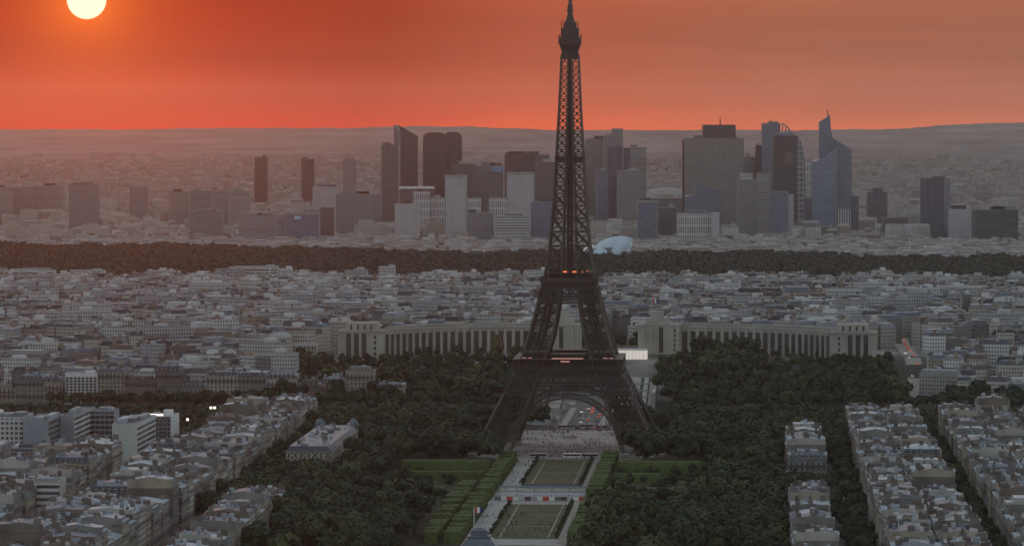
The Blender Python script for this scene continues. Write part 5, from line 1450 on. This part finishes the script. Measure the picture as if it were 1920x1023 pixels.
fill(-78, 174, 48, 182, 12.5, 'trees around the iron tower', (.9, 1.6), .97)
fill(178, 208, -470, -24, 9, 'trees on the near river bank', (.8, 1.2), .9)
fill(178, 208, 24, 420, 9, 'trees on the near river bank', (.8, 1.2), .9)
fill(373, 392, -420, -60, 9, 'trees on the far river bank', (.7, 1.0), .85)
fill(373, 392, 60, 420, 9, 'trees on the far river bank', (.75, 1.1), .85)
for sg in (-1, 1):
    a_, b_ = sorted((sg * 50, sg * 236)); fill(395, 470, a_, b_, 12.5, 'palace gardens', (.9, 1.6), .97); fill(470, 538, a_, b_, 10.5, 'palace gardens', (.75, 1.05), .9); fill(538, 600, a_, b_, 11, 'palace gardens', (.45, .75), .35)
fill(480, 560, 80, 128, 11, 'palace gardens', (1.3, 1.6), .9); fill(480, 560, -66, -40, 12, 'palace gardens', (1.2, 1.5), .9)
fill(90, 206, 186, 420, 9, 'trees behind the right blocks', (.9, 1.2), .95)
fill(70, 206, -420, -182, 9, 'trees behind the left blocks', (.9, 1.2), .95)
fill(-40, 70, -330, -240, 9, 'trees behind the left blocks', (.8, 1.1), .7)
fill(395, 450, 268, 330, 9, 'palace gardens', (.8, 1.15), .9)
fill(395, 545, -262, -236, 9, 'palace gardens', (.9, 1.2), .9)
fill(700, 745, -210, -40, 9, 'trees behind the palace', (1.1, 1.5), 1)
fill(650, 760, -34, 40, 10, 'trees behind the palace', (.6, .9), .5)
for z_, va, vb, ua, ub in (('wood left of the lawns', -103, -58, -428, -152), ('wood right of the lawns', 42, 97, -478, -152)):
    u = ua
    while u < ub:
        v = va + rt.uniform(0, 8)
        while v < vb:
            uu, vv = u + rt.uniform(-4, 4), v + rt.uniform(-3, 3)
            if rt.random() < .62 and not any(a - 3 < uu < b_ + 3 for a, b_ in ((-300, -286), (-238, -216), (-186, -156), (-246, -226), (-388, -374), (-332, -318), (-428, -414))):
                x, y = W(uu, vv); POS.append((x, y, 0.0, rt.uniform(.34, .62), z_))
            v += 10
        u += 11
for x, y, s in CITY_TREES: POS.append((x, y, gz(x, y), s, 'city'))
POS = [p for p in POS if -20 < project(p[0], p[1], p[2] + 8)[0] < 1940]
POS.sort(key=lambda p: p[1])
NEAR = [p for p in POS if project(p[0], p[1], p[2] + 15 * p[3])[1] < 1021][:290]
nearset = set(map(id, NEAR)); REST = [p for p in POS if id(p) not in nearset and project(p[0], p[1], p[2] + 15 * p[3])[1] < 1060]
YEL = at_z(935, 715, 6)
ranks = {}
for p in NEAR:
    u, v = UV(p[0], p[1]); ranks.setdefault((p[4], int((u + 760) // 17.5)), []).append((v, p))
for (zone, rk), lst in ranks.items():
    lst.sort(key=lambda t: t[0])
    ks = sorted({k for z_, k in ranks if z_ == zone}); rn = ks.index(rk) + 1
    for i, (v, p) in enumerate(lst):
        pale = rt.random() < .2
        size = 'tall' if p[3] > 1.1 else ('small' if p[3] < .85 else 'mid-sized')
        zs = {'wood left of the lawns': 'left park wood', 'wood right of the lawns': 'right park wood', 'trees along the left avenue': 'left avenue', 'street trees left of the long right block': 'street beside long right block', 'trees along the right avenue': 'rightmost avenue'}.get(zone, zone)
        o = thing('leafy_tree', f"{size} {'light' if pale else 'dark'} green tree, {ordinal(i + 1)} from left in {ordinal(rn)} rank of {zs}", 'tree', (p[0], p[1], p[2]), rt.uniform(0, 6.28), zone if zone.startswith('tree') else 'trees of the ' + zone)
        o.scale = (p[3] * rt.uniform(.9, 1.1), p[3] * rt.uniform(.9, 1.1), p[3])
        ob('crown', (CROWNS_P if pale else CROWNS)[rt.randrange(4)], o); ob('trunk', TRUNKS[rt.randrange(2)], o)
def merged(name, plist, protos, mat, label, cat):
    Vs, Qs, Ms, off = [], [], [], 0
    mats = mat if isinstance(mat, list) else [mat]
    for i, (x, y, z, s, *_r) in enumerate(plist):
        V, Q = protos[rt.randrange(len(protos))]; a = rt.uniform(0, 6.28); c, sn = math.cos(a) * s, math.sin(a) * s
        Vn = np.empty_like(V); Vn[:, 0] = x + c * V[:, 0] - sn * V[:, 1]; Vn[:, 1] = y + sn * V[:, 0] + c * V[:, 1]; Vn[:, 2] = z + V[:, 2] * s
        Vs.append(Vn); Qs.append(Q + off); off += len(V); Ms.append(np.full(len(Q), 1 if len(mats) > 1 and rt.random() < .2 else 0))
    stuff(name, np_mesh(name, np.concatenate(Vs), np.concatenate(Qs), mats, np.concatenate(Ms)), label, cat)
P_MID = [crown(10 + k, 480, .85, 5.5 + .5 * (k % 3), 4.8, 9.0, 8 + k) for k in range(5)]
P_FAR = [crown(20 + k, 240, 1.15, 5.9, 4.8, 8.6, 8 + k) for k in range(4)]
mid = [p for p in REST if p[1] < 3060]; farr = [p for p in REST if p[1] >= 3060]
merged('park_woodland', mid, P_MID, [LEAFD, LEAFPD], 'dense dark green park trees around the lawns and the iron tower', 'trees')
merged('hillside_woodland', farr, P_FAR, [LEAFD, LEAFPD], 'dark trees of the palace gardens, river bank and city streets', 'trees')
# one yellowing tree left of the iron tower
x, y = at_z(935, 728, 5); o = thing('yellowing_tree', 'tall yellow green tree standing out left of the iron tower', 'tree', (x, y, gz(x, y)), 0); o.scale = (1.25, 1.25, 1.75)
ob('crown', np_mesh('crown', *crown(77, 900, .7, 4.6, 5.4, 9.5, 12), [LEAFY]), o); ob('trunk', TRUNKS[0], o)
# the big wood
g = np.random.default_rng(5); lst = []
for y in np.arange(4635, 6200, 10.0):
    for x in np.arange(-.138 * y - 60, .138 * y + 60, 9.5):
        xx, yy = x + rt.uniform(-4, 4), y + rt.uniform(-4, 4)
        if yy > wood_far(xx) or yy < 4660 + 38 * math.sin(xx * .024) + 24 * math.sin(xx * .071): continue
        if math.sin(xx * .011 + yy * .006) + math.sin(yy * .019 - xx * .007) > 1.72: continue
        if abs(xx - gx) < 38 and -45 < yy - gy < 24: continue
        if rt.random() < .03: continue
        lst.append((xx, yy, gz(xx, yy), rt.uniform(.75, 1.4)))
P_W = [crown(40 + k, 50, 1.7, 5.6, 3.6, 9.6, 8, True) for k in range(6)]
merged('big_wood', lst, P_W, LEAFW, 'wide dark wood crossing the picture behind the city', 'wood')
LEAFS = leafmat('hazed_suburb_foliage', (.05, .058, .042), (.065, .07, .05), (.08, .082, .06), False)  # leaf colours lightened to paint distance haze into the trees
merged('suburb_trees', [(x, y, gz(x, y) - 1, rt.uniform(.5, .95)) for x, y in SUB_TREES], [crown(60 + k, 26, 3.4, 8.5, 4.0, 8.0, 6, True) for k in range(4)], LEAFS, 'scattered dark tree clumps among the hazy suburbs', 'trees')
print('trees', len(NEAR), len(mid), len(farr), len(lst), len(SUB_TREES))

# ------------------------------------------------------------------ clipped hedges beside the lawns
def hedge(label, u0, u1, v0, v1, h, seed, grp="clipped hedges beside the lawns"):
    g = np.random.default_rng(seed); w, d = (v1 - v0) / 2, (u1 - u0) / 2
    x, y = W((u0 + u1) / 2, (v0 + v1) / 2)
    n = int(2.4 * (4 * w * d + 2 * h * (2 * w + 2 * d))); area = np.array([4 * w * d * 1.2, 2 * w * h, 2 * w * h, 2 * d * h, 2 * d * h]); f = g.choice(5, n, p=area / area.sum())
    a, b_ = g.uniform(-1, 1, n), g.uniform(-1, 1, n); P = np.zeros((n, 3)); N = np.zeros((n, 3)); z = (b_ * .5 + .5) * h
    for k, (px_, py_, pz_, nn) in enumerate(((a * w, b_ * d, h + 0 * a, (0, 0, 1)), (a * w, -d + 0 * a, z, (0, -1, 0)), (a * w, d + 0 * a, z, (0, 1, 0)), (w + 0 * a, a * d, z, (1, 0, 0)), (-w + 0 * a, a * d, z, (-1, 0, 0)))):
        q = f == k; P[q] = np.stack([px_, py_, pz_], 1)[q]; N[q] = nn
    V, Q = leaf_quads(P + g.normal(0, .1, P.shape), N * 2.0, .42, g)
    c = .15; B = np.array([(-w + c, -d + c, 0), (w - c, -d + c, 0), (w - c, d - c, 0), (-w + c, d - c, 0), (-w + c, -d + c, h - c), (w - c, -d + c, h - c), (w - c, d - c, h - c), (-w + c, d - c, h - c)])
    QB = np.array([(0, 1, 5, 4), (1, 2, 6, 5), (2, 3, 7, 6), (3, 0, 4, 7), (4, 5, 6, 7)]) + len(V)
    o = ob('clipped_hedge', np_mesh('clipped_hedge', np.concatenate([V, B]), np.concatenate([Q, QB]), [LEAFH]), None, (x, y, .05), ROT); tag(o, label, 'hedge', grp)
r = random.Random(8); n = 0
for s, sd in ((-1, 'left'), (1, 'right')):
    off = -30.8 if s < 0 else 25.6
    cols = [(0, 9.5)]; u = -600.0; k = 0
    while u < -90:
        L = r.choice((9, 11, 14, 17)); 
        if -395 < u < -262 and not (-360 < u): u += 4; continue
        k += 1; n += 1; a, b_ = sorted((off, off + s * r.uniform(8, 10)))
        hedge(f"clipped box hedge, {ordinal(k)} from the near end in the {sd} inner hedge row", u, u + L, a, b_, r.uniform(5.6, 7.6), n); u += L + r.uniform(1.2, 4)
    u = -600.0; k = 0
    while u < (-300 if s < 0 else -330):
        L = r.choice((9, 12, 15)); k += 1; n += 1; a, b_ = sorted((off + s * 12, off + s * r.uniform(19, 23)))
        hedge(f"clipped box hedge, {ordinal(k)} from the near end in the {sd} outer hedge row", u, u + L, a, b_, r.uniform(5.2, 7.2), n); u += L + r.uniform(2, 5)
for lab, u0, u1, v0, v1, h in (("long clipped hedge crossing the left garden, taller far one", -178, -163, -98, -43, 7.5), ("long clipped hedge crossing the left garden, nearer low one", -232, -222, -98, -43, 5.5), ("thin clipped hedge deep in the left park", -300, -288, -128, -68, 5.0),
                               ("long clipped hedge crossing the right garden, taller far one", -180, -164, 38, 90, 7.5), ("clipped hedge crossing the right garden nearer the lawns", -240, -230, 38, 66, 5.5), ("thin clipped hedge deep in the right park", -262, -250, 84, 128, 5.0), ("far thin clipped hedge in the right park", -150, -138, 80, 138, 5.5), ("mid-distance clipped hedge crossing the left garden lawn", -330, -320, -100, -60, 5.0), ("clipped hedge at the near edge of the left garden lawn", -385, -376, -92, -62, 4.5), ("short clipped hedge crossing the right garden lawn", -330, -320, 42, 84, 5.0), ("clipped hedge at the near edge of the right garden lawn", -425, -416, 44, 92, 4.5)):
    n += 1; hedge(lab, u0, u1, v0, v1, h, n, "long hedges across the gardens")
sheet('lawn', -430, -148, -104, -54, .06, M['gardeng']); sheet('lawn', -480, -148, 38, 98, .06, M['gardeng'])
gsh = np.random.default_rng(3)
for sd, v0, v1, u0, u1 in (('left', -102, -58, -426, -150), ('right', 40, 96, -476, -150)):
    k = 0
    for u in np.sort(gsh.uniform(u0, u1, 52)):
        v = gsh.uniform(v0, v1)
        if any(a - 2 < u < b_ + 2 for a, b_ in ((-300, -286), (-238, -216), (-182, -160), (-246, -226), (-372, -358), (-330, -318), (-430, -416))): continue
        k += 1; x, y = W(u, v); s = gsh.uniform(.30, .55)
        o = thing('garden_shrub', f"low green garden shrub in the open {sd} garden, {ordinal(k)} from its near edge", 'shrub', (x, y, .1), gsh.uniform(0, 6), 'shrubs of the open gardens'); o.scale = (s * 1.5, s * 1.5, s)
        ob('crown', CROWNS[k % 4], o, (0, 0, -3.6)); ob('stem', TRUNKS[0], o, (0, 0, 0), 0, (1, 1, .5))
# low shrubs edging the lawns
sh = [(np_mesh('edging_shrub', *crown(90 + k, 60, .3, 1.0, 1.1, 1.1, 5), [LEAF])) for k in range(2)]
for s, sd in ((-17.4, 'left'), (18.4, 'right')):
    for (u0, u1, ln) in ((-568, -380, 'near'), (-270, -78, 'far')):
        k = 0; u = u0
        while u < u1:
            k += 1; x, y = W(u, s); o = ob('edging_shrub', sh[k % 2], None, (x, y, .1), r.uniform(0, 6)); o.scale = (1.3, 1.3, r.uniform(1, 1.6)); tag(o, f"dark round shrub, {ordinal(k)} from near on the {sd} edge of the {ln} lawn", 'shrub', 'shrubs edging the lawns'); u += r.uniform(6, 8)

# ------------------------------------------------------------------ vehicles
def car_mesh_parts(kind):
    b = MB(); g_ = MB(); w_ = []
    if kind == 'car':
        prof = [(-2.15, .35), (2.15, .35), (2.2, .75), (1.9, .95), (1.0, 1.0), (-1.7, 1.02), (-2.2, .9)]
        V = [(x, -.88, z) for x, z in prof] + [(x, .88, z) for x, z in prof]; n_ = len(prof)
        b.add([(y, -x, z) for x, y, z in V], [tuple(range(n_)), tuple(reversed(range(n_, 2 * n_)))] + [(i, i + n_, (i + 1) % n_ + n_, (i + 1) % n_) for i in range(n_)])
        cab = [(-1.75, 1.02), (1.0, 1.0), (.45, 1.46), (-1.2, 1.48)]
        V = [(x, -.78, z) for x, z in cab] + [(x, .78, z) for x, z in cab]
        g_.add([(y, -x, z) for x, y, z in V], [(0, 1, 2, 3), (7, 6, 5, 4), (0, 4, 5, 1), (1, 5, 6, 2), (3, 7, 4, 0)]); b.add([(-.74, -.42, 1.485), (.74, -.42, 1.485), (.74, 1.18, 1.495), (-.74, 1.18, 1.495)], [(0, 1, 2, 3)])
        wy = (1.35, -1.35); wr = .33; hw = .88
        lz, ly = .78, 2.21
    else:
        b.box(-1.25, 1.25, -5.8, 5.8, .4, 3.3, bottom=True); g_.box(-1.28, 1.28, -5.4, 5.4, 1.5, 2.7, bottom=True); g_.box(-1.1, 1.1, -5.84, 5.84, 1.6, 2.8, bottom=True)
        wy = (3.6, -3.2); wr = .5; hw = 1.25; lz, ly = .9, 5.85
    wm = MB()
    t = [(wr * math.cos(2 * math.pi * k / 10), wr + wr * math.sin(2 * math.pi * k / 10)) for k in range(10)]
    wm.add([(-.12, y, z) for y, z in t] + [(.12, y, z) for y, z in t], [tuple(range(10)), tuple(reversed(range(10, 20)))] + [(k, k + 10, (k + 1) % 10 + 10, (k + 1) % 10) for k in range(10)])
    lm = MB(); lm.box(-.22, .22, -.05, .05, -.13, .13, bottom=True)
    return b, g_, wm, lm, wy, hw, lz, ly
PAINT = {c: pmat(c + '_car_paint', v, .35, .05, 1) for c, v in dict(white=(.7, .7, .7), silver=(.38, .39, .40), black=(.02, .02, .022), red=(.35, .03, .02), blue=(.05, .08, .2), grey=(.13, .13, .135)).items()}
VM = {}
for kd in ('car', 'bus'):
    b, g_, wm, lm, wy, hw, lz, ly = car_mesh_parts(kd)
    VM[kd] = ({c: b.mesh('body', [p]) for c, p in PAINT.items()}, g_.mesh('windows', [M['glass']]), wm.mesh('wheel', [M['tyre']]), {True: lm.mesh('tail_light', [M['red_lamp']]), False: lm.mesh('headlight', [M['white_lamp']])}, wy, hw, lz, ly)
def vehicle(kd, label, x, y, z, rot, colr, group, lit=True):
    bm_, gm, wm, lm, wy, hw, lz, ly = VM[kd]
    root = thing('car' if kd == 'car' else 'coach', label, kd if kd == 'car' else 'coach', (x, y, z), rot, group)
    ob('body', bm_[colr], root); ob('windows', gm, root)
    for yy in wy:
        for s in (-1, 1): ob('wheel', wm, root, (s * (hw - .1), yy, 0))
    if lit:
        for s in (-1, 1):
            ob('tail_light', lm[True], root, (s * .62, -ly - .03, lz)); ob('headlight', lm[False], root, (s * .62, ly + .03, lz - .1))
rv = random.Random(31); cols = list(PAINT); k = 0
for i in range(17):
    lane = rv.choice((2.0, 5.8, 9.0)) if i % 3 else rv.choice((-2.2, -6.0)); u = 197 + i * 11.3 + rv.uniform(-3, 3); k += 1
    away = lane > 0; lit_ = i % 5 in (0, 3) or u > 300; c = cols[i % 6]; x, y = W(u, lane)
    vehicle('car', f"{c} car on the bridge, {ordinal(k)} from the near end", x, y, 1.24 if u > 203 else .2, ROT + (0 if away else math.pi), c, 'cars on the bridge', lit_)
for i in range(7):
    x, y = W(332 + rv.uniform(0, 13), rv.uniform(2, 15)); x, y = W(375 + (i % 3) * 4.5, 6 + 3.2 * i - 8)
    vehicle('car', f"{cols[i % 6]} car with glowing lights beyond the bridge, {ordinal(i + 1)} from left", x, y, .4, ROT, cols[i % 6], 'cars beyond the bridge')
for i, (u, v, rr) in enumerate(((186, -3, 1.57), (191, 12, -1.57), (185, 4, 1.57), (193, -22, 1.57), (187, 24, 1.57), (182, -12, 1.57))):
    x, y = W(u, v); vehicle('car', f"{cols[(i + 2) % 6]} car on the riverside road at the bridge, {ordinal(i + 1)} in line", x, y, .2, ROT + rr, cols[(i + 2) % 6], 'cars on the riverside road')
x, y = W(192, 3); vehicle('bus', 'blue grey coach on the riverside road before the bridge', x, y, .2, ROT + 1.57, 'silver', 'coaches')
x, y = W(-64, -18); vehicle('bus', 'pale coach parked at the plaza edge, left one', x, y, .2, ROT + 1.57, 'silver', 'coaches', False)
x, y = W(-63, 4); vehicle('bus', 'pale coach parked at the plaza edge, middle one', x, y, .2, ROT + 1.57, 'white', 'coaches', False)
x, y = W(-63, 16); vehicle('bus', 'pale coach parked at the plaza edge, right one', x, y, .2, ROT + 1.57, 'silver', 'coaches', False)
k = 0
for (a, b_) in zip(AVE[:-1], AVE[1:]):
    for t in (.2, .55, .85):
        k += 1; s = rv.choice((-2.6, 2.6)); x = a[0] + (b_[0] - a[0]) * t + s; y = a[1] + (b_[1] - a[1]) * t; z = a[2] + (b_[2] - a[2]) * t + .05
        hd = -math.atan2(b_[0] - a[0], b_[1] - a[1]); c = cols[k % 6]
        vehicle('car', f"{c} car on the climbing right avenue, {ordinal(k)} from the bottom", x, y, z, hd + (0 if s > 0 else math.pi), c, 'cars on the right avenue')
for k in range(9):
    u = -760 + k * 85; x, y = W(u, 172 + (k % 2) * 5); vehicle('car', f"{cols[k % 6]} car in the shaded street beside the long right block, {ordinal(k + 1)} from near", x, y, .1, ROT + (math.pi if k % 2 else 0), cols[k % 6], 'cars in the shaded street')

# ------------------------------------------------------------------ people
def person_mesh(name, pose, top, legs, hair):
    me = bpy.data.meshes.new(name + '_rig'); s = {'stand': 0, 'walk': 1}[pose]
    Vp = [(0, 0, .95), (0, 0, 1.2), (0, .01, 1.42), (0, .0, 1.53), (0, -.02, 1.66), (0, -.02, 1.76),
          (.09, 0, .90), (.1, -.10 * s, .5), (.1, .05 + .16 * s * 0 - .06 * s, .07), (.1, -.14 - .05 * s, .03),
          (-.09, 0, .90), (-.1, .10 * s, .5), (-.1, .05 + .30 * s, .09), (-.1, -.12 + .26 * s, .03),
          (.19, 0, 1.40), (.25, .03 + .10 * s, 1.13), (.24, -.06 + .06 * s, .88), (-.19, 0, 1.40), (-.25, .03 - .08 * s, 1.13), (-.24, -.08 - .12 * s, .90)]
    E = [(0, 1), (1, 2), (2, 3), (3, 4), (4, 5), (0, 6), (6, 7), (7, 8), (8, 9), (0, 10), (10, 11), (11, 12), (12, 13), (2, 14), (14, 15), (15, 16), (2, 17), (17, 18), (18, 19)]
    me.from_pydata(Vp, E, []); o = bpy.data.objects.new('rig', me); COL.objects.link(o)
    o.modifiers.new('skin', 'SKIN'); sb = o.modifiers.new('sub', 'SUBSURF'); sb.levels = 1
    rad = [.15, .14, .16, .06, .10, .07, .10, .07, .05, .045, .10, .07, .05, .045, .065, .05, .04, .065, .05, .04]
    for i, rr in enumerate(rad): me.skin_vertices[0].data[i].radius = (rr, rr)
    me.skin_vertices[0].data[0].use_root = True
    dg = bpy.context.evaluated_depsgraph_get(); ev = bpy.data.meshes.new_from_object(o.evaluated_get(dg)); ev.name = name
    bpy.data.objects.remove(o)
    ev.materials.clear()
    for x in (top, legs, M['skin'], hair): ev.materials.append(x)
    for p in ev.polygons:
        z = p.center.z; ax = abs(p.center.x)
        p.material_index = (3 if (z > 1.70 or (z > 1.6 and p.center.y > .03)) else 2) if z > 1.49 else (2 if (ax > .2 and z < 1.0) else (0 if z > .93 else 1))
    return ev
CL = {c: pmat(c + '_cloth', v, .9, .1, 2) for c, v in dict(dark=(.02, .02, .025), navy=(.03, .04, .09), white=(.6, .6, .58), red=(.35, .04, .03), grey=(.14, .14, .14), beige=(.35, .29, .21)).items()}
hairm = pmat('dark_hair', (.02, .014, .01), .8, .2, 5)
PM = [(c, pose, person_mesh('person', pose, CL[c], CL[l_], hairm)) for c, pose, l_ in (('dark', 'stand', 'navy'), ('white', 'walk', 'navy'), ('red', 'walk', 'dark'), ('grey', 'stand', 'dark'), ('navy', 'walk', 'grey'), ('beige', 'stand', 'navy'), ('dark', 'walk', 'dark'))]
rp = random.Random(77)
def people(n, u0, u1, v0, v1, z, where, clump=0):
    C = [(rp.uniform(u0, u1), rp.uniform(v0, v1)) for _ in range(max(1, n // 7))]
    for i in range(n):
        if rp.random() < clump: c = rp.choice(C); u, v = c[0] + rp.gauss(0, 4), c[1] + rp.gauss(0, 3)
        else: u, v = rp.uniform(u0, u1), rp.uniform(v0, v1)
        u = min(u1, max(u0, u)); v = min(v1, max(v0, v))
        col_, pose, me = PM[rp.choices(range(7), (4, 1.2, 1, 2, 3, 1, 4))[0]]
        x, y = W(u, v); o = ob('person', me, None, (x, y, z), rp.uniform(0, 6.28)); sc = rp.uniform(.94, 1.06); o.scale = (sc, sc, sc)
        tag(o, f"person in {col_} top {'standing' if pose == 'stand' else 'walking'} {where}", 'person', f'people {where}')
people(122, -68, 170, -40, 44, .17, 'on the plaza under the iron tower', .6)
people(88, -566, -382, -17, 18, .14, 'on the near lawn', .75)
people(14, -268, -82, -17, 18, .14, 'on the far lawn', .6)
people(46, -595, -80, -29, -19, .11, 'on the pale path left of the lawns', .2)
people(14, 387, 394, 25, 44, .6, 'by the fountain gardens', .5)
people(14, -372, -284, -34, 30, .11, 'between the two lawns', .3)

# the rest of the crowd under the tower, too many and small to tell apart
Vc, Fc, Mc, off = [], [], [], 0
cm = [CL['dark'], CL['navy'], M['skin'], hairm, CL['white'], CL['red'], CL['grey']]
src = [(np.array([v.co[:] for v in pm[2].vertices]), [tuple(p.vertices) for p in pm[2].polygons], [p.material_index for p in pm[2].polygons]) for pm in PM[:2]]
cl = [(rp.uniform(-60, 165), rp.uniform(-38, 44)) for _ in range(46)]
for i in range(420):
    c = rp.choice(cl); u = min(170, max(-68, c[0] + rp.gauss(0, 6))); v = min(48, max(-42, c[1] + rp.gauss(0, 4))); x, y = W(u, v)
    Vp, Fp, Mp = src[i % 2]; a = rp.uniform(0, 6.28); top = rp.choice((0, 0, 0, 1, 1, 4, 5, 6))
    Vc.append(np.stack([x + math.cos(a) * Vp[:, 0] - math.sin(a) * Vp[:, 1], y + math.sin(a) * Vp[:, 0] + math.cos(a) * Vp[:, 1], .17 + Vp[:, 2]], 1))
    Fc.extend(tuple(k + off for k in f) for f in Fp); Mc.extend(top if q == 0 else q for q in Mp); off += len(Vp)
me = bpy.data.meshes.new('crowd'); me.from_pydata(np.concatenate(Vc).tolist(), [], Fc)
for q in cm: me.materials.append(q)
me.polygons.foreach_set('material_index', Mc); me.update()
stuff('crowd', me, 'scattered crowd of tiny dark figures filling the plaza under the iron tower', 'crowd')

# ------------------------------------------------------------------ small furniture of the gardens
def long_fence(label, u, v0, v1, h, mats, nm='barrier', n=None, depth=.4):
    x, y = W(u, (v0 + v1) / 2); root = thing(nm, label, nm.replace('_', ' '), (x, y, .15), ROT)
    w = v1 - v0; n = n or max(4, int(w / 3.2))
    for k in range(n):
        mb = MB(); mb.box(-w / 2 + k * w / n + .06, -w / 2 + (k + 1) * w / n - .06, -depth / 2, depth / 2, .15, h, bottom=True); part('panel', mb, [mats[k % len(mats)]], root)
    mb = MB()
    for k in range(n + 1): mb.beam((-w / 2 + k * w / n, 0, 0), (-w / 2 + k * w / n, 0, h), .12)
    part('post', mb, [M['iron']], root)
long_fence('long blue grey barrier at the near end of the far lawn', -276.5, -17, 18, 2.3, [M['dome']], 'barrier')
def awning(label, u, v0, v1, d, h, mat):
    x, y = W(u, (v0 + v1) / 2); root = thing('awning_tent', label, 'tent', (x, y, .1), ROT); w = (v1 - v0) / 2
    mb = MB(); mb.add([(-w, -d, h), (w, -d, h), (w, d, h), (-w, d, h), (-w, 0, h + .9), (w, 0, h + .9)], [(0, 1, 5, 4), (2, 3, 4, 5), (0, 4, 3), (1, 2, 5)]); part('canopy', mb, [mat], root)
    for k in range(6):
        for s in (-1, 1): mb = MB(); mb.beam((-w + k * 2 * w / 5, s * d, 0), (-w + k * 2 * w / 5, s * d, h), .16); part('pole', mb, [M['iron']], root)
awning('long white awning tent between the two lawns', -345, -26, 25, 2.0, 2.6, M['shed'])
awning('low blue grey awning tent behind the white one', -300, -29, 24, 2.0, 2.6, M['dome'])
long_fence('banner fence of white, blue and dark red panels in front of the white awning', -358, -28, 25, 2.4, [M['shed'], M['white'], M['red'], M['white'], M['shed'], pmat('dark_banner', (.09, .06, .06), .8, .2, 1)], 'banner_fence', 15)
for i, (px, py) in enumerate(((399, 766), (355, 788))):
    D = 2720; x, y, zt = at_y(px, py, D); lm = thing('floodlight_mast', f"{'taller right' if i == 0 else 'shorter left'} floodlight mast with white lamps above the left roofs", 'floodlight', (x, y, 0), 0)
    mb = MB(); mb.lathe([(.35, 0), (.25, zt * .6), (.16, zt)], 8); mb.beam((-1.8, 0, zt), (1.8, 0, zt), .2); part('pole', mb, [M['concrete']], lm)
    for s in ((-1.3, 1.3) if i == 0 else (-1.2,)):
        mb = MB(); mb.box(s - .75, s + .75, -.4, .2, zt + .1, zt + 1.5, bottom=True); part('lamp_head', mb, [M['white_lamp']], lm)
for i in range(24):                                   # street lamps along the bridge and riverside
    s = -1 if i % 2 else 1; u = 210 + (i // 2) * 14; x, y = W(u, s * 16.4); lm = thing('street_lamp', f"dark street lamp on the {'left' if s < 0 else 'right'} side of the bridge, {ordinal(i // 2 + 1)} from near", 'street lamp', (x, y, 1.3), 0, 'street lamps on the bridge')
    mb = MB(); mb.lathe([(.12, 0), (.08, 7.0)], 6); mb.beam((0, 0, 7), (-s * 1.2, 0, 7.2), .1); part('pole', mb, [M['iron_dark']], lm); mb = MB(); mb.box(-s * 1.2 - .3, -s * 1.2 + .3, -.15, .15, 7.1, 7.3, bottom=True); part('lamp_head', mb, [M['frame']], lm)
for i, (px, py) in enumerate(((690, 1012), (722, 1012), (1232, 1016))):
    x, y = at_z(px, py, 3); pv = thing('park_kiosk', ('white flat kiosk among the lower left trees, left one', 'white flat kiosk among the lower left trees, right one', 'low pale park shelter at the bottom right of the lawns')[i], 'kiosk', (x, y, 0), ROT)
    w = 3.6 if i < 2 else 8; mb = MB(); mb.box(-w, w, -2.5, 2.5, 9.5 - 9.5, 7.0); part('wall', mb, [M['concrete']], pv); mb = MB(); mb.box(-w - .5, w + .5, -3, 3, 7.0, 7.6, bottom=True); part('roof', mb, [M['white'] if i < 2 else M['concrete']], pv)

# ------------------------------------------------------------------ the air
mb = MB(); mb.box(-6000, 6000, -400, 18200, -16, 360, bottom=True)
m = bpy.data.materials.new('haze'); m.use_nodes = True; n, l = m.node_tree.nodes, m.node_tree.links; n.clear()
o_ = n.new('ShaderNodeOutputMaterial'); vp = n.new('ShaderNodeVolumePrincipled'); l.new(vp.outputs[0], o_.inputs['Volume'])
vp.inputs['Color'].default_value = (.60, .69, .73, 1); vp.inputs['Density'].default_value = 3.3e-5; vp.inputs['Anisotropy'].default_value = .93
m.cycles.homogeneous_volume = True
hz_ = ob('haze', mb.mesh('haze', [m])); hz_['kind'] = 'stuff'
